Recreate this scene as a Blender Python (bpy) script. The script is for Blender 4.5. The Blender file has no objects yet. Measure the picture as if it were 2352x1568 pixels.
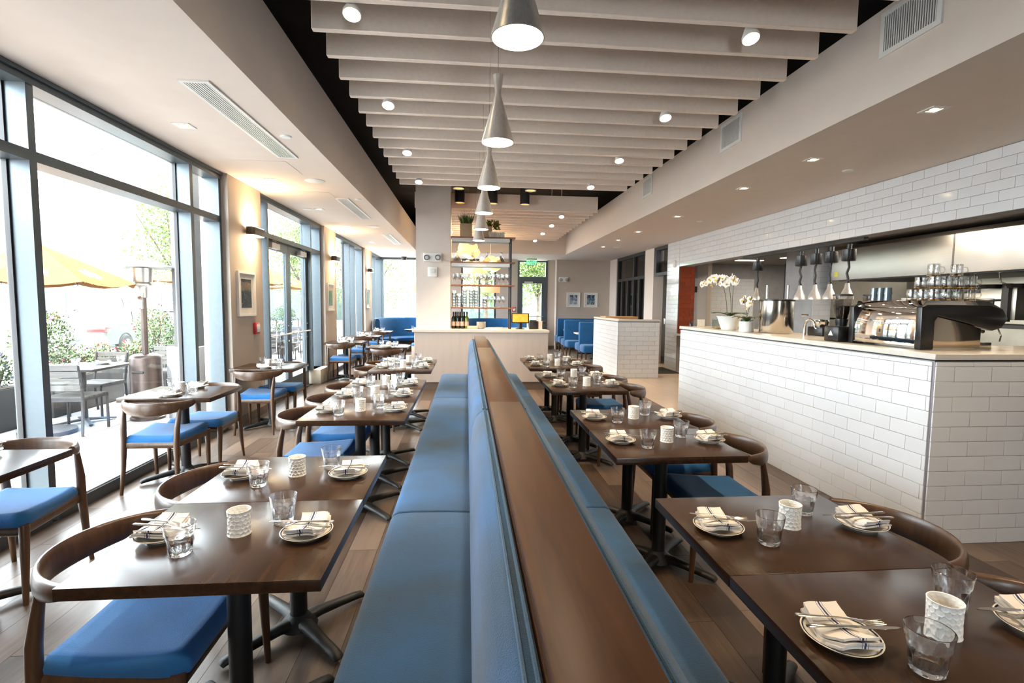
import bpy, bmesh, math, random
from mathutils import Vector, Matrix
random.seed(7)
S = bpy.context.scene
COL = S.collection
PI = math.pi
# ---------------------------------------------------------------- camera, world, sun, exposure
def make_camera():
    f, yaw, pitch, roll = 1157.447, 0.0898620646, -0.0759396407, 0.0107082891
    cy, sy, cp, sp = math.cos(yaw), math.sin(yaw), math.cos(pitch), math.sin(pitch)
    fw = Vector((sy*cp, cy*cp, sp)); r = Vector((cy, -sy, 0)); u = r.cross(fw)
    cr, sr = math.cos(roll), math.sin(roll)
    r2 = r*cr + u*sr; u2 = u*cr - r*sr
    cam = bpy.data.cameras.new('camera'); o = bpy.data.objects.new('camera', cam); COL.objects.link(o)
    m = Matrix(((r2.x, u2.x, -fw.x, 0), (r2.y, u2.y, -fw.y, 0), (r2.z, u2.z, -fw.z, 1.56), (0, 0, 0, 1)))
    o.matrix_world = m
    cam.sensor_width = 36.0; cam.sensor_fit = 'HORIZONTAL'; cam.lens = f/2352*36
    cam.clip_start = .02; cam.clip_end = 400
    S.camera = o
make_camera()
W = bpy.data.worlds.new('sky'); S.world = W; W.use_nodes = True
bg = W.node_tree.nodes['Background']; bg.inputs[0].default_value = (.85, .925, 1.0, 1); bg.inputs[1].default_value = 7.2
def make_sun():
    l = bpy.data.lights.new('sun', 'SUN'); l.energy = 9; l.angle = .01; l.color = (1, .95, .88)
    o = bpy.data.objects.new('sun', l); COL.objects.link(o)
    o.rotation_euler = Vector((.05, .42, -.90)).to_track_quat('-Z', 'Y').to_euler()
make_sun()
S.view_settings.view_transform = 'Standard'; S.view_settings.look = 'None'
S.view_settings.gamma = 1; S.view_settings.use_curve_mapping = False
S.view_settings.exposure = 1.75
cyc = S.cycles
cyc.max_bounces = 8; cyc.diffuse_bounces = 3; cyc.glossy_bounces = 3; cyc.transmission_bounces = 7; cyc.transparent_max_bounces = 12
cyc.sample_clamp_indirect = 6.0; cyc.sample_clamp_direct = 0; cyc.blur_glossy = .6; cyc.use_denoising = True
cyc.caustics_reflective = False
cyc.use_adaptive_sampling = True; cyc.adaptive_threshold = .02
def portal(loc, sx, sy, rot):
    l = bpy.data.lights.new('daylight_portal', 'AREA'); l.shape = 'RECTANGLE'; l.size = sx; l.size_y = sy; l.cycles.is_portal = True
    o = bpy.data.objects.new('daylight_portal', l); COL.objects.link(o); o.location = loc; o.rotation_euler = rot
portal((-3.08, 4.0, 1.55), 3.0, 4.5, (0, -PI/2, 0))
portal((-3.08, 8.75, 1.55), 3.0, 3.0, (0, -PI/2, 0))
portal((-3.08, 12.7, 1.55), 3.0, 3.0, (0, -PI/2, 0))
portal((-3.08, 16.2, 1.55), 3.0, 2.0, (0, -PI/2, 0))
portal((-1.75, 17.4, 1.55), 2.1, 3.0, (-PI/2, 0, 0))
portal((.4, 17.4, 1.55), 1.1, 3.0, (-PI/2, 0, 0))
portal((2.24, 17.4, 1.55), 1.0, 3.0, (-PI/2, 0, 0))
portal((.9, -3.72, 1.55), .8, 2.2, (PI/2, 0, 0))  # guides daylight through the added window behind the camera
# ---------------------------------------------------------------- mesh helpers
class MB:
    def __init__(s): s.v = []; s.f = []
    def add(s, vs, fs):
        b = len(s.v); s.v += [tuple(p) for p in vs]; s.f += [tuple(i+b for i in f) for f in fs]; return s
    def box(s, x0, x1, y0, y1, z0, z1):
        return s.add([(x0,y0,z0),(x1,y0,z0),(x1,y1,z0),(x0,y1,z0),(x0,y0,z1),(x1,y0,z1),(x1,y1,z1),(x0,y1,z1)],
                     [(0,3,2,1),(4,5,6,7),(0,1,5,4),(1,2,6,5),(2,3,7,6),(3,0,4,7)])
    def tube(s, pts, rad, n=10, caps=True, up=(0,0,1)):
        """sweep; rad: number, or list of numbers / (side, up) pairs"""
        pts = [Vector(p) for p in pts]; m = len(pts)
        if not isinstance(rad, (list, tuple)): rad = [rad]*m
        vs = []; up0 = Vector(up)
        if tuple(up) == (0, 0, 1) and m > 1 and abs((pts[-1]-pts[0]).normalized().z) > .8: up0 = Vector((0, 1, 0))
        for i, p in enumerate(pts):
            t = (pts[min(i+1, m-1)] - pts[max(i-1, 0)]).normalized()
            a = t.cross(up0)
            if a.length < 1e-4: a = t.cross(Vector((0, 1, 0)))
            a.normalize(); b = a.cross(t)
            r = rad[i]; ra, rb = (r if isinstance(r, (tuple, list)) else (r, r))
            for k in range(n):
                th = 2*PI*k/n; vs.append(p + a*(ra*math.cos(th)) + b*(rb*math.sin(th)))
        fs = [(i*n+k, i*n+(k+1) % n, (i+1)*n+(k+1) % n, (i+1)*n+k) for i in range(m-1) for k in range(n)]
        if caps: fs += [tuple(range(n-1, -1, -1)), tuple(range((m-1)*n, m*n))]
        return s.add(vs, fs)
    def cyl(s, p0, p1, r0, r1=None, n=14, caps=True): return s.tube([p0, p1], [r0, r0 if r1 is None else r1], n, caps)
    def lathe(s, prof, n=24, c=(0,0,0), mod=None):
        vs = []; fs = []; idx = []
        for r, z in prof:
            if abs(r) < 1e-6: idx.append([len(vs)]); vs.append((c[0], c[1], c[2]+z))
            else:
                ring = []
                for k in range(n):
                    th = 2*PI*k/n; rr = r*(mod(th, r, z) if mod else 1)
                    ring.append(len(vs)); vs.append((c[0]+rr*math.cos(th), c[1]+rr*math.sin(th), c[2]+z))
                idx.append(ring)
        for a, b in zip(idx, idx[1:]):
            for k in range(n):
                k2 = (k+1) % n
                if len(a) == 1 and len(b) == 1: continue
                if len(a) == 1: fs.append((a[0], b[k2], b[k]))
                elif len(b) == 1: fs.append((a[k], a[k2], b[0]))
                else: fs.append((a[k], a[k2], b[k2], b[k]))
        return s.add(vs, fs)
    def prism(s, poly, axis, a, b):
        """poly: 2d points in the two other axes (in x,y,z order); extruded from a to b along axis"""
        n = len(poly)
        def P(q, t): return {'x': (t, q[0], q[1]), 'y': (q[0], t, q[1]), 'z': (q[0], q[1], t)}[axis]
        vs = [P(q, a) for q in poly] + [P(q, b) for q in poly]
        fs = [(i, (i+1) % n, n+(i+1) % n, n+i) for i in range(n)] + [tuple(range(n-1, -1, -1)), tuple(range(n, 2*n))]
        return s.add(vs, fs)
    def grid(s, fn, nu, nv):
        vs = [fn(i/nu, j/nv) for i in range(nu+1) for j in range(nv+1)]
        fs = [(i*(nv+1)+j, (i+1)*(nv+1)+j, (i+1)*(nv+1)+j+1, i*(nv+1)+j+1) for i in range(nu) for j in range(nv)]
        return s.add(vs, fs)
    def sphere(s, c, r, n=10, m=6, sc=(1,1,1)):
        b = len(s.v); prof = [(r*math.sin(PI*i/m), -r*math.cos(PI*i/m)) for i in range(m+1)]; prof[0] = (0, -r); prof[-1] = (0, r)
        s.lathe(prof, n)
        for i in range(b, len(s.v)):
            p = s.v[i]; s.v[i] = (c[0]+p[0]*sc[0], c[1]+p[1]*sc[1], c[2]+p[2]*sc[2])
        return s
    def xf(s, m, start=0):
        for i in range(start, len(s.v)): s.v[i] = tuple(m @ Vector(s.v[i]))
        return s
    def mesh(s, name, mat, smooth=0, bevel=0, seg=2):
        me = bpy.data.meshes.new(name); me.from_pydata(s.v, [], s.f)
        bm = bmesh.new(); bm.from_mesh(me)
        bmesh.ops.recalc_face_normals(bm, faces=bm.faces[:])
        if bevel:
            es = [e for e in bm.edges if len(e.link_faces) == 2 and e.calc_face_angle(0) > .5]
            bmesh.ops.bevel(bm, geom=es, offset=bevel, segments=seg, profile=.5, affect='EDGES', clamp_overlap=True)
        bm.to_mesh(me); bm.free()
        if smooth or bevel:
            for p in me.polygons: p.use_smooth = True
            me.set_sharp_from_angle(angle=math.radians(smooth if smooth > 1 else 40))
        me.materials.append(mat)
        return me
    def build(s, name, mat, parent=None, smooth=0, bevel=0, seg=2, loc=None):
        return obj(name, s.mesh(name, mat, smooth, bevel, seg), parent, loc)
KID = {}
def obj(name, me, parent=None, loc=None, rz=0):
    o = bpy.data.objects.new(name, me); COL.objects.link(o)
    if parent is not None: o.parent = parent; KID.setdefault(parent.name, []).append(o)
    if loc is not None: o.location = loc
    if rz: o.rotation_euler = (0, 0, rz)
    return o
def B(x0, x1, y0, y1, z0, z1): return MB().box(x0, x1, y0, y1, z0, z1)
def tag(o, label, cat, group=None):
    o['label'] = label; o['category'] = cat
    if group: o['group'] = group
    elif 'group' in o: del o['group']
    return o
def thing(name, label, cat, loc=(0,0,0), rz=0, group=None):
    o = bpy.data.objects.new(name, None); COL.objects.link(o); o.empty_display_size = .05
    o.location = loc; o.rotation_euler = (0, 0, rz)
    return tag(o, label, cat, group)
def struct(o): o['kind'] = 'structure'; return o
def dup(root, loc, rz, label, group=None, rot=None):
    def cp(o, par):
        c = o.copy(); COL.objects.link(c)
        if par is not None: c.parent = par; KID.setdefault(par.name, []).append(c)
        for ch in KID.get(o.name, []): cp(ch, c)
        return c
    r = cp(root, None); r.location = loc; r.rotation_euler = rot if rot else (0, 0, rz)
    r['label'] = label
    if group: r['group'] = group
    return r
class Proto:
    """first use moves the prototype itself, later uses copy it"""
    def __init__(s, root): s.r = root; s.used = False
    def put(s, loc, rz, label, group=None, rot=None):
        if not s.used:
            s.used = True; s.r.location = loc; s.r.rotation_euler = rot if rot else (0, 0, rz); s.r['label'] = label
            if group: s.r['group'] = group
            return s.r
        return dup(s.r, loc, rz, label, group, rot)
# ---------------------------------------------------------------- materials
MATS = {}
def nodes(name):
    m = bpy.data.materials.new(name); m.use_nodes = True; nt = m.node_tree
    return m, nt, nt.nodes['Principled BSDF'], nt.nodes.new, nt.links.new
def rgb(c): return (c[0], c[1], c[2], 1)
def pm(name, col, rough=.5, metal=0, var=.08, vs=6.0, bump=0, bs=60.0, coat=0, spec=None, sheen=0, emis=None, est=0, stretch=None, island=0, trans=0, ior=None, rvar=0, c2=None):
    m, nt, p, N, L = nodes(name)
    p.inputs['Roughness'].default_value = rough; p.inputs['Metallic'].default_value = metal
    if spec is not None: p.inputs['Specular IOR Level'].default_value = spec
    if coat: p.inputs['Coat Weight'].default_value = coat; p.inputs['Coat Roughness'].default_value = .08
    if sheen: p.inputs['Sheen Weight'].default_value = sheen; p.inputs['Sheen Roughness'].default_value = .4
    if trans: p.inputs['Transmission Weight'].default_value = trans
    if ior: p.inputs['IOR'].default_value = ior
    if emis: p.inputs['Emission Color'].default_value = rgb(emis); p.inputs['Emission Strength'].default_value = est
    tc = N('ShaderNodeTexCoord'); src = tc.outputs['Object']
    if stretch:
        mp = N('ShaderNodeMapping'); mp.inputs['Scale'].default_value = stretch; L(src, mp.inputs[0]); src = mp.outputs[0]
    nz = N('ShaderNodeTexNoise'); nz.inputs['Scale'].default_value = vs; nz.inputs['Detail'].default_value = 5; L(src, nz.inputs[0])
    fac = nz.outputs[0]
    if island:
        g = N('ShaderNodeNewGeometry'); oi = N('ShaderNodeObjectInfo')
        ad = N('ShaderNodeMath'); L(g.outputs['Random Per Island'], ad.inputs[0]); L(oi.outputs['Random'], ad.inputs[1])
        fr = N('ShaderNodeMath'); fr.operation = 'FRACT'; L(ad.outputs[0], fr.inputs[0])
        mx = N('ShaderNodeMix'); mx.inputs[0].default_value = island; L(fac, mx.inputs[2]); L(fr.outputs[0], mx.inputs[3]); fac = mx.outputs[0]
    rp = N('ShaderNodeValToRGB'); L(fac, rp.inputs[0])
    rp.color_ramp.elements[0].position = .25; rp.color_ramp.elements[1].position = .75
    rp.color_ramp.elements[0].color = rgb([c*(1-var) for c in col]); rp.color_ramp.elements[1].color = rgb([min(1, c*(1+var)) for c in col])
    if c2: rp.color_ramp.elements[0].color = rgb(c2)
    L(rp.outputs[0], p.inputs['Base Color'])
    if bump:
        n2 = N('ShaderNodeTexNoise'); n2.inputs['Scale'].default_value = bs; n2.inputs['Detail'].default_value = 3; L(src, n2.inputs[0])
        bp = N('ShaderNodeBump'); bp.inputs['Strength'].default_value = bump; bp.inputs['Distance'].default_value = .01
        L(n2.outputs[0], bp.inputs['Height']); L(bp.outputs[0], p.inputs['Normal'])
    MATS[name] = m
    return m
def wood(name, a, b, axis='y', scale=1.0, rough=.4, coat=0, island=0, bump=.05, spec=None):
    m, nt, p, N, L = nodes(name)
    if spec is not None: p.inputs['Specular IOR Level'].default_value = spec
    tc = N('ShaderNodeTexCoord'); mp = N('ShaderNodeMapping'); L(tc.outputs['Object'], mp.inputs[0])
    st = {'x': (1.2, 14, 14), 'y': (14, 1.2, 14), 'z': (14, 14, 1.2)}[axis]
    mp.inputs['Scale'].default_value = [q*scale for q in st]
    if island:
        g = N('ShaderNodeNewGeometry'); oi = N('ShaderNodeObjectInfo'); ad = N('ShaderNodeMath'); L(g.outputs['Random Per Island'], ad.inputs[0]); L(oi.outputs['Random'], ad.inputs[1])
        fr = N('ShaderNodeMath'); fr.operation = 'FRACT'; L(ad.outputs[0], fr.inputs[0])
        cb = N('ShaderNodeCombineXYZ'); ml = N('ShaderNodeMath'); ml.operation = 'MULTIPLY'; ml.inputs[1].default_value = 37.0
        L(fr.outputs[0], ml.inputs[0]); [L(ml.outputs[0], cb.inputs[i]) for i in range(3)]; L(cb.outputs[0], mp.inputs['Location'])
    nz = N('ShaderNodeTexNoise'); nz.inputs['Scale'].default_value = 3; nz.inputs['Detail'].default_value = 8; nz.inputs['Roughness'].default_value = .62; nz.inputs['Distortion'].default_value = .6
    L(mp.outputs[0], nz.inputs[0]); fac = nz.outputs[0]
    if island:
        mx = N('ShaderNodeMix'); mx.inputs[0].default_value = island; L(fac, mx.inputs[2]); L(fr.outputs[0], mx.inputs[3]); fac = mx.outputs[0]
    rp = N('ShaderNodeValToRGB'); L(fac, rp.inputs[0]); e = rp.color_ramp.elements
    e[0].position = .3; e[1].position = .7; e[0].color = rgb(a); e[1].color = rgb(b)
    L(rp.outputs[0], p.inputs['Base Color']); p.inputs['Roughness'].default_value = rough
    if coat: p.inputs['Coat Weight'].default_value = coat; p.inputs['Coat Roughness'].default_value = .15
    bp = N('ShaderNodeBump'); bp.inputs['Strength'].default_value = bump; bp.inputs['Distance'].default_value = .004
    L(nz.outputs[0], bp.inputs['Height']); L(bp.outputs[0], p.inputs['Normal'])
    MATS[name] = m; return m
def pane(name, refl=.07, tint=(.97, .99, .98), rough=0.0):
    m = bpy.data.materials.new(name); m.use_nodes = True; nt = m.node_tree; N, L = nt.nodes.new, nt.links.new
    nt.nodes.remove(nt.nodes['Principled BSDF']); out = nt.nodes['Material Output']
    tr = N('ShaderNodeBsdfTransparent'); tr.inputs[0].default_value = rgb(tint)
    gl = N('ShaderNodeBsdfGlossy'); gl.inputs['Roughness'].default_value = rough
    lw = N('ShaderNodeLayerWeight'); lw.inputs[0].default_value = .5
    pw = N('ShaderNodeMath'); pw.operation = 'POWER'; pw.inputs[1].default_value = 5; L(lw.outputs['Facing'], pw.inputs[0])
    mp = N('ShaderNodeMath'); mp.operation = 'MULTIPLY_ADD'; mp.inputs[1].default_value = .8; mp.inputs[2].default_value = refl*.6; mp.use_clamp = True; L(pw.outputs[0], mp.inputs[0])
    mx = N('ShaderNodeMixShader'); L(mp.outputs[0], mx.inputs[0]); L(tr.outputs[0], mx.inputs[1]); L(gl.outputs[0], mx.inputs[2])
    L(mx.outputs[0], out.inputs[0]); MATS[name] = m; return m
def brushed(name, col, rough=.28, axis=(1, 1, 60), bump=.15):
    m = pm(name, col, rough, 1, .06, 4, bump, 6, stretch=axis); return m
CEIL = pm('ceiling_paint', (.73, .64, .575), .9, var=.02, bump=.03, bs=160)
WALLP = pm('wall_paint', (.50, .43, .365), .85, var=.02, bump=.03, bs=160)
BLACK = pm('black_plenum_paint', (.011, .008, .007), .95, var=.3)
BAFF = pm('baffle_felt', (.92, .795, .70), .95, var=.04, vs=30, bump=.1, bs=300)
FRAME = pm('window_frame_anodised', (.10, .12, .135), .38, .55, var=.05, vs=20)
FRAME_D = pm('dark_frame', (.028, .026, .027), .45, .2, var=.1)
GLASSP = pane('window_glass', .055)
WHITEP = pm('white_plastic', (.80, .79, .77), .45, var=.02)
TILEW = pm('white_glazed_tile', (.74, .75, .77), .09, var=.025, vs=3, spec=.6, bump=.012, bs=7, island=.5)
GROUT = pm('grey_grout', (.36, .355, .36), .9, var=.1)
QUARTZ = pm('pale_quartz', (.66, .62, .56), .22, var=.04, vs=40)
BLUE = pm('blue_wool', (.008, .098, .275), .95, var=.16, vs=5, bump=.35, bs=420, sheen=.25)
BLUEB = pm('blue_bench_fabric', (.014, .068, .172), .95, var=.28, vs=2.0, bump=.4, bs=330, sheen=.15, c2=(.020, .040, .062))
WALN = wood('walnut_chair', (.046, .021, .0095), (.092, .043, .019), 'z', 1.0, .36, .1)
TABLE = wood('dark_table_wood', (.022, .010, .0048), (.047, .0215, .010), 'y', .7, .25, .0, bump=.005, spec=.42)
LEDGE = wood('brown_ledge_wood', (.034, .0125, .0048), (.066, .026, .0098), 'y', .6, .42, .0, bump=.005, spec=.18)
PLANK = wood('floor_plank', (.048, .030, .021), (.150, .105, .078), 'y', .8, .34, .0, island=.45, bump=.12)
IRON = pm('black_iron', (.016, .015, .015), .5, .3, var=.2, vs=20, bump=.1, bs=120)
STEEL = pm('polished_steel', (.70, .68, .64), .14, 1, .04)
BRUSH = pm('brushed_aluminium', (.74, .69, .645), .34, .72, .13, 3, .05, 6, stretch=(40, 40, .5))
HOODS = brushed('brushed_hood_steel', (.62, .59, .55), .3, (.6, .6, 40), .08)
CERAM = pm('cream_china', (.80, .74, .64), .16, var=.02, coat=.4)
NAVY = pm('navy_glaze', (.012, .016, .05), .25, var=.05)
CANDW = pm('white_bisque', (.86, .84, .80), .6, var=.02)
GLASS = pane('clear_glass', .05, (.98, .98, .98), .0)
def add_refraction(m, fac):
    nt = m.node_tree; N, L = nt.nodes.new, nt.links.new; out = nt.nodes['Material Output']; src = out.inputs[0].links[0].from_socket
    g = N('ShaderNodeBsdfGlass'); g.inputs['IOR'].default_value = 1.42; g.inputs['Roughness'].default_value = 0
    x = N('ShaderNodeMixShader'); x.inputs[0].default_value = fac; L(src, x.inputs[1]); L(g.outputs[0], x.inputs[2]); L(x.outputs[0], out.inputs[0])
add_refraction(GLASS, .85)
# ================================================================ the room
def lamp(kind, loc, energy, col=(1, .74, .46), size=.04, spot=1.2, blend=.6, aim=(0, 0, -1), name='lamp_light', parent=None):
    l = bpy.data.lights.new(name, kind); l.energy = energy; l.color = col
    if kind == 'SPOT': l.spot_size = spot; l.spot_blend = blend
    if kind == 'AREA': l.size = size
    else: l.shadow_soft_size = size
    o = bpy.data.objects.new(name, l); COL.objects.link(o); o.location = loc
    o.rotation_euler = Vector(aim).to_track_quat('-Z', 'Y').to_euler()
    if parent is not None: o.parent = parent; KID.setdefault(parent.name, []).append(o)
    return o
GLOWW = pm('lit_diffuser', (1, .93, .78), .5, emis=(1, .90, .68), est=6, var=0)
GLOWA = pm('warm_lamp_face', (1, .85, .6), .5, emis=(1, .80, .50), est=30, var=0)
ZC = 3.035
ORD = 'first second third fourth fifth sixth seventh eighth ninth tenth eleventh twelfth thirteenth fourteenth fifteenth sixteenth seventeenth'.split()
# ---- floor
FB = struct(B(-3.1, 9.2, -3.6, 17.5, -.12, -.012).build('floor', pm('subfloor_black', (.02, .016, .013), .9)))
def planks():
    W_, L_ = .178, 1.22; cells = []
    nx = 46
    for i in range(nx):
        x0 = -2.87+i*W_; x1 = x0+W_
        y = -3.4-((i*.47) % 1)*L_
        while y < 17.2:
            y1 = y+L_
            if x0 > 2.96:
                if y >= 2.95: break
                y1 = min(y1, 2.99)
            cells.append((x0, x1, max(y, -3.4), min(y1, 17.2))); y = y1
    def seen(c):
        x, y = (c[0]+c[1])/2, (c[2]+c[3])/2
        if y < .6: return 1e6+abs(y)
        return math.hypot(x, y)+(1.5 if abs(x-.2) < .6 else 0)+(40 if abs(x) > 1.15*y+.5 else 0)
    cells.sort(key=seen); rest = MB(); cache = {}
    for k, c in enumerate(cells):
        x0, x1, y0, y1 = c; ly = y1-y0
        if k < 300:
            key = round(ly, 3)
            if key not in cache:
                cache[key] = B(-W_/2+.0008, W_/2-.0008, -ly/2+.001, ly/2-.001, -.012, 0).mesh('plank', PLANK)
            obj('plank', cache[key], FB, ((x0+x1)/2, (y0+y1)/2, 0))
        else: rest.box(x0+.0008, x1-.0008, y0+.001, y1-.001, -.012, 0)
    o = rest.build('plank', PLANK, FB); o['kind'] = 'stuff'; o['label'] = 'grey-brown floor planks further back in the room'
planks()
FTILE = pm('beige_floor_tile', (.50, .40, .31), .3, var=.06, vs=3, island=.4)
def floor_tiles():
    me = B(-.305+.002, .305-.002, -.305+.002, .305-.002, -.012, .001).mesh('floor_tile', FTILE)
    B(3.005, 9.1, 3.0, 17.2, -.0125, -.004).build('grout_bed', GROUT, FB)
    for i in range(10):
        for j in range(22):
            x = 3.31+i*.61; y = 4.0+j*.61
            if y < 7 and x < 3.8: continue
            if x > 5.4 and y > 3: continue
            obj('floor_tile', me, FB, (x, y, 0))
floor_tiles()
B(4.12, 4.86, 11.0, 12.1, .001, .012).build('floor_mat', pm('black_mat', (.02, .02, .02), .9, bump=.3, bs=200))
tag(bpy.data.objects['floor_mat'], 'black entrance mat between the low tiled wall and kitchen', 'mat')
# ---- ceilings
for b in ((-3.1, -1.455, -3.6, 17.5, ZC, 3.69), (2.965, 5.2, -3.6, 17.5, ZC, 3.69), (-1.455, 2.965, 15.2, 17.5, ZC, 3.69), (-1.455, 2.965, -3.6, -1.2, ZC, 3.69)):
    struct(B(*b).build('ceiling', CEIL))
struct(MB().box(-3.1, 5.2, -3.6, 17.5, 4.25, 4.35).box(-3.1, -3.0, -3.6, 17.5, 3.69, 4.25).box(5.1, 5.2, -3.6, 17.5, 3.69, 4.25)
       .box(-3.1, 5.2, 17.4, 17.5, 3.69, 4.25).box(-3.1, 5.2, -3.6, -3.5, 3.69, 4.25).build('ceiling', BLACK))
# ---- baffles
def baffle(x0, x1, y, lab, grp):
    o = B(0, x1-x0, 0, .048, 0, .30).build('ceiling_baffle', BAFF, None, bevel=.004, seg=1); o.location = (x0, y, 3.36)
    return tag(o, lab, 'baffle', grp)
for k in range(-3, 14): baffle(-1.035, 2.535, 3.225+.366*k, 'pale felt baffle over the bench, %s counted from the station' % ORD[13-k], 'felt baffles over the bench seating')
for k in range(14): baffle(-1.0, 2.565, 9.92+.35*k, 'pale felt baffle in the far bay, %s beyond the station' % ORD[k], 'felt baffles beyond the station')
# ---- left wall: piers between the window units
for (y0, y1, n) in ((6.30, 7.25, 1), (10.33, 11.2, 2), (14.3, 15.3, 3)):
    o = B(-3.12, -2.80, y0, y1, 0, ZC).build('wall_left', WALLP); struct(o)
    c = B(-2.80, -2.785, y0-.005, y1+.005, 0, .11).build('baseboard_left', pm('brown_base', (.13, .09, .065), .5), None); struct(c)
struct(B(-3.1, -2.74, 9.72, 10.36, 0, .27).build('baseboard_left', pm('cream_plinth', (.55, .50, .40), .6), None, bevel=.01))
struct(B(-3.12, -2.8, -3.6, 1.75, 0, ZC).build('wall_left', WALLP))  # unseen near wall, carried this far to hold back window daylight
# ---- window helper: frames in the x = -2.87 plane, glass behind
XI, XG = -2.87, -3.02
def win_unit(n, y0, y1, muls, transom=None, base=.10, skip=None):
    w = bpy.data.objects.new('window_%d' % n, None); COL.objects.link(w); w.location = (XI, (y0+y1)/2, 0); struct(w); w.empty_display_size = .1
    yc = (y0+y1)/2
    def part(nm, a0, a1, z0, z1, x0=XG-.03, x1=XI, mat=FRAME): return B(x0-XI, x1-XI, a0-yc, a1-yc, z0, z1).build(nm, mat, w)
    part('head', y0, y1, ZC-.075, ZC, x1=XI+.01); part('head_track', y0, y1, ZC-.03, ZC, x0=XI, x1=XI+.03)
    part('jamb', y0, y0+.05, 0, ZC); part('jamb', y1-.05, y1, 0, ZC)
    ys = [y0]+list(muls)+[y1]
    for m in muls: part('mullion', m-.03, m+.03, base, ZC-.075)
    for a, b in zip(ys, ys[1:]):
        if skip and skip[0] <= a < skip[1]:
            pass
        else:
            part('sill', a+.03, b-.03, 0, base-.012, x1=XI+.012); part('sill_cap', a+.03, b-.03, base-.012, base, x1=XI-.004, mat=pm('pale_sill', (.55, .53, .50), .4) if 'pale_sill' not in MATS else MATS['pale_sill'])
            part('pane', a+.03, b-.03, base, (transom or ZC-.075), XG-.006, XG+.006, GLASSP)
            part('glazing_bead', a+.03, a+.045, base, ZC-.075, XG-.012, XG+.02, FRAME_D); part('glazing_bead', b-.045, b-.03, base, ZC-.075, XG-.012, XG+.02, FRAME_D)
        if transom:
            part('transom', a+.03, b-.03, transom-.035, transom+.035)
            part('pane', a+.03, b-.03, transom+.035, ZC-.075, XG-.006, XG+.006, GLASSP)
    return w, part
win_unit(1, 1.75, 6.28, (3.695, 5.645), 2.50)
w2, part2 = win_unit(2, 7.25, 10.31, (7.66, 9.70), 2.50, .27, (7.6, 9.6))
win_unit(3, 11.2, 14.3, (12.75, 13.35), None)
win_unit(4, 15.3, 17.3, (16.3,), None)
# doors in unit 2
def door_leaf(n, y0, y1, hy):
    d = bpy.data.objects.new('door_%d' % n, None); COL.objects.link(d); d.location = (XG, (y0+y1)/2, 0); struct(d)
    h = (y1-y0)/2; X0, X1 = .03, .08
    def part(nm, a0, a1, z0, z1, x0=X0, x1=X1, mat=FRAME): return B(x0, x1, a0, a1, z0, z1).build(nm, mat, d)
    part('stile', -h+.004, -h+.105, .01, 2.46); part('stile', h-.105, h-.004, .01, 2.46)
    part('top_rail', -h+.105, h-.105, 2.33, 2.46); part('bottom_rail', -h+.105, h-.105, .01, .27)
    part('pane', -h+.105, h-.105, .27, 2.33, .05, .06, GLASSP)
    MB().tube([(X1, -h+.03, 1.02), (X1+.05, -h+.05, 1.02), (X1+.05, h-.05, 1.02), (X1, h-.03, 1.02)], .014, 8).build('push_bar', pm('satin_bar', (.55, .50, .42), .3, .9) if 'satin_bar' not in MATS else MATS['satin_bar'], d, smooth=1)
    MB().tube([(X1, -h+.25, .75), (X1+.06, -h+.25, .78), (X1+.06, -h+.25, 1.25), (X1, -h+.25, 1.28)], .011, 8).build('pull_handle', STEEL, d, smooth=1)
    c = part('door_closer', hy-.16, hy+.16, 2.34, 2.42, X1, X1+.07, pm('closer_grey', (.55, .53, .50), .4, .3) if 'closer_grey' not in MATS else MATS['closer_grey'])
    MB().tube([(X1+.05, hy+.1, 2.42), (X1+.05, hy+.1, 2.45), (X1+.04, hy-.1, 2.47)], .01, 6).build('closer_arm', STEEL, c)
    for z in (.9, 1.15): MB().cyl((X1, h-.06, z), (X1+.012, h-.06, z), .018).build('lock', STEEL, d, smooth=1)
door_leaf(1, 7.69, 8.68, -.2); door_leaf(2, 8.68, 9.67, .1)
# ---- back wall behind the camera
for b_ in ((-3.2, .5, 0, 4.3), (1.3, 9.2, 0, 4.3), (.5, 1.3, 0, .45), (.5, 1.3, 2.65, 4.3)): struct(B(b_[0], b_[1], -3.7, -3.55, b_[2], b_[3]).build('wall_back', WALLP))
def added_back_window():  # unseen window, added so some daylight reaches the bar front
    w = bpy.data.objects.new('window_9', None); COL.objects.link(w); w.location = (.9, -3.62, 0); struct(w)
    for x in (-.4, .34): B(x, x+.06, -.05, .05, .45, 2.65).build('mullion', FRAME, w)
    B(-.4, .4, -.05, .05, .45, .52).build('sill', FRAME, w); B(-.4, .4, -.05, .05, 2.58, 2.65).build('head', FRAME, w); B(-.4, .4, -.005, .005, .5, 2.6).build('pane', GLASSP, w)
added_back_window()
# ---- far wall (y = 17.2)
YF = 17.2
for (x0, x1, y) in ((-.72, -.16, YF), (.95, 1.72, YF), (2.75, 3.03, YF), (3.03, 5.0, 16.95)):
    struct(B(x0, x1, y, 17.45, 0, ZC).build('wall_far', WALLP)); struct(B(x0, x1, y-.015, y, 0, .11).build('baseboard_far', MATS['brown_base']))
struct(B(3.005, 3.03, 16.93, 17.2, 0, ZC).build('trim_1', CEIL))
def far_win(n, x0, x1, muls):
    w = bpy.data.objects.new('window_%d' % n, None); COL.objects.link(w); w.location = ((x0+x1)/2, YF, 0); struct(w); xc = (x0+x1)/2
    def part(nm, a0, a1, z0, z1, y0=0, y1=.15, mat=FRAME): return B(a0-xc, a1-xc, y0, y1, z0, z1).build(nm, mat, w)
    part('head', x0, x1, ZC-.07, ZC); part('sill', x0, x1, 0, .1)
    xs = [x0]+list(muls)+[x1]
    for m in xs: part('mullion', m-.03, m+.03, .1, ZC-.07)
    for a, b in zip(xs, xs[1:]): part('pane', a+.03, b-.03, .1, ZC-.07, .1, .112, GLASSP)
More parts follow.
